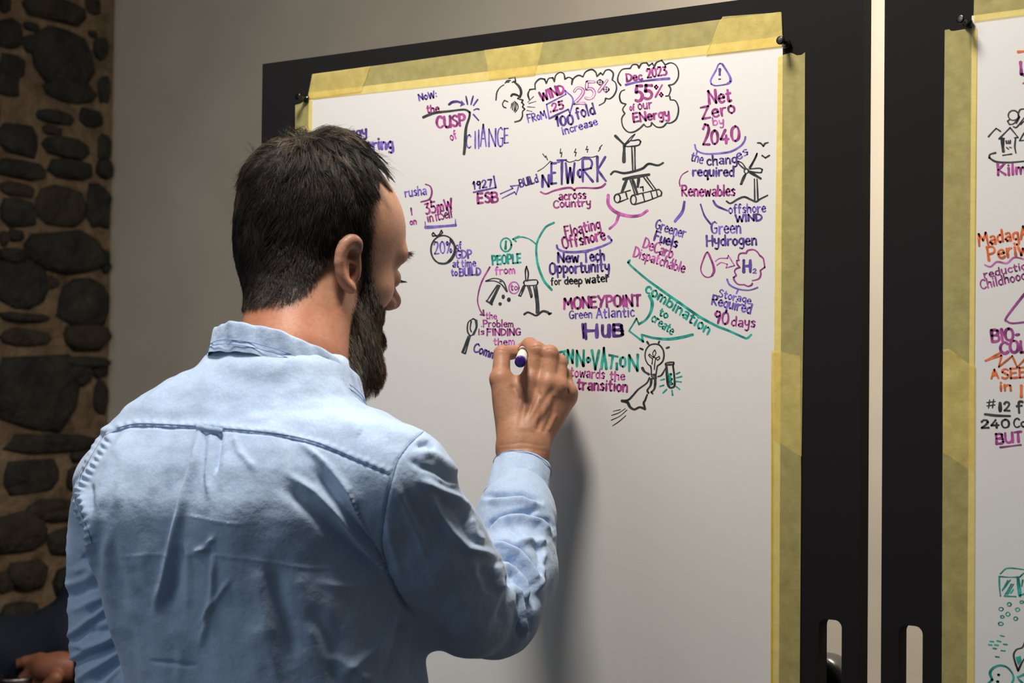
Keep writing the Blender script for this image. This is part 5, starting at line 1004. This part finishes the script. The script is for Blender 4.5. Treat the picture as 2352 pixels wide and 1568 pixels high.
def strands(name, C, rad, col, parent, m='strand', label=None):
    """C: (n strands, k points, 3) in the eye-level frame -> thin three-sided tapering hairs, one mesh"""
    n, k, _ = C.shape; W = c2w(C.reshape(-1, 3)).reshape(n, k, 3)
    T = np.gradient(W, axis=1); T /= (np.linalg.norm(T, axis=2, keepdims=True)+1e-9)
    A = np.cross(T, rg.normal(size=(n, 1, 3))); A /= (np.linalg.norm(A, axis=2, keepdims=True)+1e-9); B = np.cross(T, A)
    tp = np.linspace(1, 0.18, k)**0.8; r = rad[:, None]*tp[None]
    rings = [W+(A*math.cos(a)+B*math.sin(a))*r[..., None] for a in (0, 2.094, 4.189)]
    V = np.stack(rings, 2).reshape(-1, 3); base = (np.arange(n)[:, None]*k+np.arange(k-1)[None]).reshape(-1)*3
    q = [np.stack([base+a, base+b, base+3+b, base+3+a], 1) for a, b in ((0, 1), (1, 2), (2, 0))]
    o = link_mesh(name, V, np.concatenate(q), M[m], parent); set_color(o, 'tint', np.repeat(col, k*3, axis=0))
    o['kind'] = 'stuff'
    if label: o['label'] = label
    return o
WH = h2c(-0.055, 0.125, 0.012)                          # whorl at the crown
def thick(P):
    Q = to_head(P); u = Q[:, 1]; f = Q[:, 0]; x, y = near_px(P)
    t = np.interp(u, [-0.06, -0.03, 0.0, 0.04, 0.08, 0.11, 0.145], [0.0012, 0.0022, 0.0045, 0.0065, 0.0085, 0.0105, 0.0120])
    t = t*np.interp(f, [-0.12, -0.07, -0.03, 0.0, 0.03, 0.075], [0.95, 1.0, 0.9, 0.55, 0.35, 0.3])
    t += 0.007*np.exp(-(((P-h2c(-0.082, 0.098, 0.0))**2).sum(1))/0.026**2)+0.005*np.exp(-(((P-h2c(-0.045, 0.13, 0.01))**2).sum(1))/0.02**2)
    return t
def comb(P, N):
    away = P-WH; r = np.linalg.norm(away, axis=1, keepdims=True); away = away/(r+1e-6)
    Q = to_head(P); sw = np.cross(N, away)                # swirl round the whorl
    g = away*1.0+sw*0.35*np.exp(-(r/0.05)**2)
    g = g+(-hU)*np.clip(0.6-Q[:, 1:2]*4, 0, 1.2)+hF*0.25*np.clip(Q[:, 1:2]*12-0.9, 0, 1)+hR*0.35*np.clip(Q[:, 1:2]*12-0.8, 0, 1)
    g = g-(g*N).sum(1, keepdims=True)*N
    return g/(np.linalg.norm(g, axis=1, keepdims=True)+1e-6)
def grow(P, N, L, H, K, curl=0.0, lam=None):
    g = comb(P, N); wav = vnoise(P, 60)[:, None]*np.cross(N, g)*0.45; g = g+wav
    C = [P]; cur = P.copy()
    for k in range(1, K):
        s = k/(K-1); cur = cur+g*(L/(K-1))[:, None]
        cur, nn = push(cur, H*min(1.0, 0.25+1.5*s), 1)
        g = g-(g*nn).sum(1, keepdims=True)*nn; side = np.cross(nn, g)
        g = g+side*(curl*np.sin(s*5+vnoise(P, 90)*5))[:, None]+side*(0.25*vnoise(cur, 120))[:, None]; g /= (np.linalg.norm(g, axis=1, keepdims=True)+1e-6)
        C.append(cur)
    return np.stack(C, 1)
hm_s = hair_mask(hv, 16)
NH = 34000
P, N = sample(np.clip(hm_s, 0, 1)**0.8, NH); Qh = to_head(P); mk = hair_mask(P, 12)
top = np.clip((Qh[:, 1]-0.075)/0.05, 0, 1)
Lh = (0.008+0.012*np.clip((Qh[:, 1]+0.03)/0.08, 0, 1)+0.020*top)*(0.75+0.5*rg.random(NH))*np.clip(mk*1.3, 0.3, 1)
Lh *= 1-0.75*np.clip((Qh[:, 0]-0.000)/0.040, 0, 1)
Tk = thick(P)*np.clip(mk*1.4, 0.25, 1)
Hh = Tk*(0.55+0.6*rg.random(NH))+0.0007
C = grow(P, N, Lh, Hh, 5, curl=0.30*top)
# clumps
ng = 1400; gi = rg.choice(NH, ng, replace=False); G0 = P[gi]; near = np.empty(NH, int)
for a in range(0, NH, 3000): near[a:a+3000] = ((P[a:a+3000, None]-G0[None])**2).sum(2).argmin(1)
s_ = np.linspace(0, 1, 5)[None, :, None]; pull = (0.80*top+0.25)[:, None, None]*s_**1.3
GC = C[gi][near]; C = C*(1-pull)+(GC+(P-G0[near])[:, None]*0.35)*pull
# loose tips
fl = rg.random(NH) < 0.07; lift = (rg.random(NH)*0.006*fl*(0.3+top))[:, None]
C[:, 3] += N*lift*0.5; C[:, 4] += N*lift*1.4
base = np.array([[0.012, 0.008, 0.0055]]); br = np.array([[0.23, 0.155, 0.095]]); rr2 = rg.random((NH, 1))
colr = base*(0.6+0.9*rr2)+(br-base)*(np.clip(vnoise(P, 80)[:, None]*0.9+rr2-0.72, 0, 1))*(0.15+0.85*top[:, None])  # lighter brown strands, mostly on top, paint in the lit crown
strands('hair', C, np.full(NH, 0.00021)*(0.8+0.4*rg.random(NH))*np.clip(mk+0.3, 0.6, 1), colr, man, label='short dark brown hair, longer and tousled on top')
# soft under-layer that closes the hair volume
def under(mask, T, dirv, k0, name, m, k1=0.3):
    keep = mask > k1; vi = np.nonzero(keep)[0]; remap = np.full(len(hv), -1); remap[vi] = np.arange(len(vi))
    fq = hq[keep[hq].all(1)]; mm = np.clip((mask[vi]-k1)/(0.98-k1), 0, 1); mm = mm*np.clip((to_head(hv[vi])[:, 1]+0.01)/0.04, 0, 1) if name == 'hair_underlayer' else mm
    nv = hv[vi]+dirv[vi]*(T[vi]*k0*mm-0.0012*(1-mm))[:, None]
    nv = nv+hn[vi]*((vnoise(hv[vi], 95)*0.0016+vnoise(hv[vi], 240)*0.0007)*mm*np.clip(T[vi]/0.01, 0, 1))[:, None]
    return link_mesh(name, c2w(nv), remap[fq], M[m], man)
under(hair_mask(hv, 20), thick(hv), hn, 0.50, 'hair_underlayer', 'hair_base', 0.62)
# a few stray hairs at the crown
ns = 70; cand = np.nonzero(top > 0.5)[0]; si = cand[rg.choice(len(cand), ns)]; Ps = P[si]; Ns = N[si]; gs = comb(Ps, Ns)
tt = np.linspace(0, 1, 7)[None, :, None]; Ls = (0.016+0.022*rg.random(ns))[:, None, None]
Cs = Ps[:, None]+Ns[:, None]*(Tk[si][:, None, None]*0.8+Ls*tt*0.45)*np.minimum(1, tt*3)+gs[:, None]*Ls*tt*1.1+_Y*(-0.010*tt**2)+rg.normal(size=(ns, 1, 3))*0.006*tt
strands('stray_hair', Cs, np.full(ns, 0.00011), np.full((ns, 3), 0.03), man)
tuft = []
for a, b, c, d in ((588, 356, 565, 322), (584, 360, 560, 338), (586, 352, 574, 326), (548, 408, 534, 412), (550, 440, 533, 446), (546, 425, 536, 432), (552, 398, 538, 402), (660, 306, 652, 292), (668, 304, 664, 288), (650, 314, 640, 302), (655, 308, 660, 290), (560, 385, 545, 392)):
    A_ = cf(a, b, 1.90); B_ = cf(c, d, 1.90)
    for q in range(7):
        o_ = rg.normal(size=3)*0.0014; w_ = rg.normal(size=3)*0.0022; mid = (A_+B_)/2+np.array([0.0015, -0.001, 0])*rg.random()
        tuft.append([A_+o_*1.6+(mid-A_)*-0.8, A_+o_, (A_+mid)/2+o_, mid+o_+w_*0.3, B_+w_])
strands('crown_tuft', np.array(tuft), np.full(len(tuft), 0.00018), np.full((len(tuft), 3), 0.028), man)

# beard
bm_s = beard_mask(hv, 7)
def bthick(P):
    Q = to_head(P); u, f, r = Q[:, 1], Q[:, 0], np.abs(Q[:, 2])
    return np.interp(u, [-0.13, -0.10, -0.07, -0.045, -0.02, 0.01], [0.016, 0.016, 0.014, 0.010, 0.005, 0.002])*np.interp(f, [-0.01, 0.02, 0.045, 0.07], [0.8, 1.0, 0.9, 0.45])
bdir = hn*0.75+(-hU)[None]*0.75; bdir /= np.linalg.norm(bdir, axis=1, keepdims=True)
ub = under(bm_s, bthick(hv), bdir, 0.70, 'beard_underlayer', 'hair_base')
NBD = 17000
P, N = sample(np.clip(bm_s, 0, 1), NBD); mb = beard_mask(P, 7); Tb = bthick(P)*np.clip(mb*1.3, 0.15, 1)
dv = N*0.70+(-hU)[None]*0.80+rg.normal(size=(NBD, 3))*0.13; dv /= np.linalg.norm(dv, axis=1, keepdims=True)
Lb = Tb*(0.75+0.55*rg.random(NBD))+0.004
sB = np.linspace(0, 1, 5)[None, :, None]
Cb = P[:, None]+dv[:, None]*Lb[:, None, None]*sB+(-hU)[None, None]*(Lb[:, None, None]*0.35*sB**2)
sd1 = np.cross(dv, N); sd1 /= (np.linalg.norm(sd1, axis=1, keepdims=True)+1e-6); phs = rg.random((NBD, 1, 1))*6.28
Cb = Cb+(sd1[:, None]*np.sin(sB*6+phs)+np.cross(dv, sd1)[:, None]*np.cos(sB*6+phs))*0.0016*sB*(Lb[:, None, None]/0.02)
ng = 900; gi = rg.choice(NBD, ng, replace=False); G0 = P[gi]; near = np.empty(NBD, int)
for a in range(0, NBD, 3000): near[a:a+3000] = ((P[a:a+3000, None]-G0[None])**2).sum(2).argmin(1)
pl_ = 0.45*sB**1.5; Cb = Cb*(1-pl_)+(Cb[gi][near]+(P-G0[near])[:, None]*0.5)*pl_
qb = to_head(P); grey = (rg.random(NBD) < 0.05+0.30*np.clip((-0.055-qb[:, 1])/0.04, 0, 1)*np.clip((0.05-qb[:, 0])/0.03, 0, 1))[:, None]
fr2 = np.clip((qb[:, 0:1]-0.03)/0.04, 0, 1); r3 = rg.random((NBD, 1))
cb_ = np.array([[0.085, 0.058, 0.038]])*(1-fr2)+np.array([[0.17, 0.082, 0.033]])*fr2; cb_ = cb_*(0.5+1.0*r3); cb_ = np.where(grey, np.array([[0.45, 0.40, 0.34]])*(0.6+0.6*r3), cb_)
strands('beard', Cb, np.full(NBD, 0.00020)*(0.8+0.4*rg.random(NBD)), cb_, man, label='full brown beard with grey strands')
# eyebrows and eyelashes
el = []; 
for s in (1, -1):
    for q in range(150):
        t = rg.random(); r_ = 0.014+0.036*t; p0 = h2c(0.074-0.26*max(0, r_-0.030), 0.0355+0.004*math.sin(t*2.5)+0.0035*(rg.random()-0.5), s*r_)
        p0, _ = push(p0[None], np.array([0.0003])); p0 = p0[0]; dd_ = hF*0.55+s*hR*0.75+hU*0.25+rg.normal(size=3)*0.16; L_ = 0.004+0.004*rg.random()
        el.append([p0+dd_*L_*k/4+(-hU)*0.002*(k/4)**2 for k in range(5)])
    for q in range(46):
        t = rg.random(); r_ = 0.020+0.024*t; p0 = h2c(0.0755-0.30*max(0, r_-0.031), 0.0095, s*r_); p0, _ = push(p0[None], np.array([0.0])); p0 = p0[0]
        dd_ = hF*0.8+s*hR*0.35*(t+0.2)-hU*0.35+rg.normal(size=3)*0.06; el.append([p0+dd_*0.008*k/4+hU*0.0025*(k/4)**2 for k in range(5)])
strands('eyebrow_and_lashes', np.array(el), np.full(len(el), 0.00020), np.full((len(el), 3), 0.035), man)
# ------------------------------------------------------------------ marker pen
M['pen_white'] = mat('cream pen barrel', (0.74, 0.68, 0.60), 0.4, 0.5); M['pen_clear'] = mat('smoky violet pen ring', (0.28, 0.16, 0.26), 0.15, 0.6); M['pen_cap'] = mat('deep purple pen end', (0.045, 0.012, 0.19), 0.3, 0.5)
pa, pb = c2w(PENA), None
tipw = on_y(1207, 797, YP-0.0003); axv = Vector(tipw-pa); plen = axv.length
pen = empty('marker_pen', tuple(tipw)); tag(pen, 'cream marker pen with a deep purple end, held in his right hand', 'marker')
ax0 = -axv.normalized()
def pen_part(name, prof, m):
    bm = bmesh.new(); bm_lathe(bm, prof, (0, 0, 0), ax0, 32); return link_bm(name, bm, m, pen, True)
pen_part('nib', [(0, 0), (0.0004, 0.0012), (0.006, 0.0022), (0.010, 0.0024), (0.010, 0)], M['P'])
pen_part('nose_cone', [(0.008, 0), (0.008, 0.0030), (0.022, 0.0052), (0.028, 0.0060), (0.028, 0)], M['pen_cap'])
pen_part('barrel', [(0.028, 0), (0.028, 0.0064), (plen-0.012, 0.0064), (plen-0.012, 0)], M['pen_white'])
pen_part('ring', [(plen-0.012, 0), (plen-0.012, 0.0064), (plen-0.0045, 0.0066), (plen-0.0045, 0)], M['pen_clear'])
pen_part('end_cap', [(plen-0.0045, 0), (plen-0.0045, 0.0066), (plen-0.0008, 0.0066), (plen, 0.0058), (plen, 0.0012), (plen-0.0003, 0.0)], M['pen_cap'])
# ------------------------------------------------------------------ a second person in dark clothes sitting on a high stool behind him
M['dark_cloth'] = cloth('near-black navy jumper', (0.006, 0.008, 0.014), (0.010, 0.012, 0.020), (0.018, 0.020, 0.03))
M['dark_cloth'].node_tree.nodes['Principled BSDF'].inputs['Sheen Weight'].default_value = 0.0
M['mug'] = mat('dark red mug', (0.012, 0.002, 0.003), 0.4, 0.5); M['steel'] = mat('steel', (0.2, 0.2, 0.18), 0.4, 0.5, 1.0)
DP = 3.55
q_ = lambda px, py, dd=0.0: cf(px, py, DP+dd)
S2, PEL = q_(275, 1255, 0.05), q_(330, 1640, 0.12)
def clothes2(P):
    d = d_cap(P, q_(300, 1290, 0.08), q_(320, 1560, 0.12), 0.115, 0.13)
    d = smin(d, d_cap(P, S2, q_(150, 1455, -0.02), 0.062, 0.052), 0.05)
    d = smin(d, d_cap(P, q_(150, 1455, -0.02), q_(215, 1545, -0.12), 0.050, 0.040), 0.03)
    d = smin(d, d_cap(P, q_(390, 1255, 0.18), q_(430, 1480, 0.10), 0.060, 0.05), 0.05)
    d = smin(d, d_cap(P, q_(430, 1480, 0.10), q_(250, 1560, -0.12), 0.048, 0.040), 0.03)
    d = smin(d, d_ell(P, PEL, (0.16, 0.13, 0.14)), 0.08)
    d = smin(d, d_cap(P, q_(250, 1520, 0.02), q_(-90, 1498, -0.05), 0.085, 0.078), 0.05)
    for s in (0, 1):
        h = PEL+np.array([-0.03, 0.0, 0.10*s-0.05]); k = h+np.array([-0.40, 0.07, -0.08+0.12*s]); a = k+np.array([0.0, -0.42, 0.02])
        d = smin(d, d_cap(P, h, k, 0.085, 0.062), 0.05); d = smin(d, d_cap(P, k, a, 0.060, 0.048), 0.02)
    return d
HD2 = q_(400, 1085, 0.10)
def skin2(P):
    d = d_ell(P, HD2, (0.092, 0.115, 0.078)); d = smin(d, d_ell(P, HD2+np.array([-0.04, -0.055, 0]), (0.055, 0.065, 0.055)), 0.03)
    d = smin(d, d_cap(P, HD2+np.array([-0.09, -0.01, 0]), HD2+np.array([-0.108, -0.03, 0]), 0.008, 0.012), 0.01)
    d = smin(d, d_cap(P, HD2+np.array([0.01, -0.06, 0]), q_(330, 1260, 0.10), 0.055, 0.06), 0.04)
    d = smin(d, d_cap(P, q_(310, 1290, 0.08), q_(325, 1560, 0.12), 0.085, 0.10), 0.05)
    return d
a_, b_ = surface(skin2, tuple(q_(150, 1650, -0.10)), tuple(q_(560, 900, 0.32)), 0.009)
HB2 = [q_(150, 1530, -0.115), q_(104, 1528, -0.13)]
def hand2(P):
    d = d_cap(P, q_(235, 1545, -0.10), HB2[0], 0.030, 0.027); d = smin(d, d_ell(P, q_(118, 1533, -0.122), (0.042, 0.029, 0.024)), 0.02)
    for (pts, rad) in (([(92, 1512), (58, 1519), (36, 1526), (22, 1531)], [0.0125, 0.0105, 0.0095, 0.0085]), ([(84, 1530), (56, 1556), (42, 1574), (34, 1590)], [0.0125, 0.0108, 0.0098, 0.0088]), ([(92, 1548), (70, 1576), (58, 1596), (52, 1612)], [0.012, 0.0105, 0.0095, 0.0085]), ([(104, 1560), (90, 1588), (80, 1604), (76, 1618)], [0.011, 0.0095, 0.0088, 0.008]), ([(128, 1556), (96, 1590), (70, 1606), (50, 1612)], [0.014, 0.012, 0.011, 0.010])):
        off = -0.115 if pts[0][0] != 128 else -0.155
        d = smin(d, chain(P, [q_(x, y, off+0.004*k) for k, (x, y) in enumerate(pts)], rad, 0.004), 0.008)
    return d
c_, e_ = surface(hand2, tuple(q_(5, 1640, -0.20)), tuple(q_(262, 1480, -0.05)), 0.0034)
p2p = link_mesh('person', c2w(np.concatenate([a_, c_])), np.concatenate([b_, e_+len(a_)]), M['skin'])
set_color(p2p, 'tint', np.tile(np.array([[0.42, 0.31, 0.27]]), (len(a_)+len(c_), 1)))  # skin darkened by tint to stand in for the dim light back there
tag(p2p, 'person in near-black clothes sitting behind him at the lower left, one hand in view', 'person')
a_, b_ = surface(clothes2, tuple(q_(-220, 2290, -0.30)), tuple(q_(540, 1130, 0.42)), 0.014)
a_ = relax(a_, b_, 2); n_ = vnormals(a_, b_); a_ = a_+n_*(0.005*vnoise(a_, 18)+0.003*vnoise(a_, 40))[:, None]
link_mesh('dark_clothes', c2w(a_), b_, M['dark_cloth'], p2p)
hr = lambda P: smax(d_ell(P, HD2+np.array([0.008, 0.012, 0]), (0.098, 0.115, 0.086)), -d_ell(P, HD2+np.array([-0.10, -0.05, 0]), (0.075, 0.11, 0.09)), 0.01)
a_, b_ = surface(hr, tuple(HD2-0.16), tuple(HD2+0.16), 0.008); link_mesh('hair', c2w(a_), b_, M['hair_base'], p2p)
# mug in the hand
mo = c2w(q_(34, 1596, -0.12)); mugo = empty('mug', tuple(mo)); tag(mugo, 'dark red mug with a steel rim in the seated person\'s hand', 'mug')
bm = bmesh.new(); bm_lathe(bm, [(-0.045, 0), (-0.045, 0.030), (-0.03, 0.033), (0.034, 0.036), (0.034, 0.033), (-0.03, 0.030), (-0.035, 0)], (0, 0, 0), (0, 0, 1), 28); link_bm('cup', bm, M['mug'], mugo, True)
bm = bmesh.new(); bm_lathe(bm, [(0.033, 0.0368), (0.036, 0.0368), (0.037, 0.0345), (0.036, 0.0325), (0.033, 0.0330), (0.033, 0.0368)], (0, 0, 0), (0, 0, 1), 28); link_bm('rim', bm, M['steel'], mugo, True)
# bar stool
pw = c2w(PEL); sz = float(pw[2])-0.15
st = empty('bar_stool', (float(pw[0]), float(pw[1]), 0)); tag(st, 'dark bar stool under the seated person in black clothes', 'stool')
bm = bmesh.new(); bm_lathe(bm, [(sz-0.06, 0), (sz-0.06, 0.17), (sz-0.05, 0.185), (sz-0.01, 0.185), (sz, 0.17), (sz, 0)], (0, 0, 0), (0, 0, 1), 28); link_bm('seat', bm, M['plastic'], st, True)
for k in range(4):
    a = math.pi/4+k*math.pi/2; bm = bmesh.new(); d_ = Vector((math.cos(a)*0.12, math.sin(a)*0.12, -(sz-0.05)))
    bm_lathe(bm, [(0, 0), (0, 0.014), (d_.length, 0.012), (d_.length, 0)], (math.cos(a)*0.12, math.sin(a)*0.12, sz-0.05), d_, 10); link_bm('leg', bm, M['plastic'], st, True)
bm = bmesh.new(); bmesh.ops.create_circle(bm, segments=32, radius=0.21)
ring_ = [Vector((0.205*math.cos(2*math.pi*k/32), 0.205*math.sin(2*math.pi*k/32), 0.26)) for k in range(33)]; bm.free()
tube([p for p in ring_], 0.009, M['plastic'], 'foot_ring', st, 8)
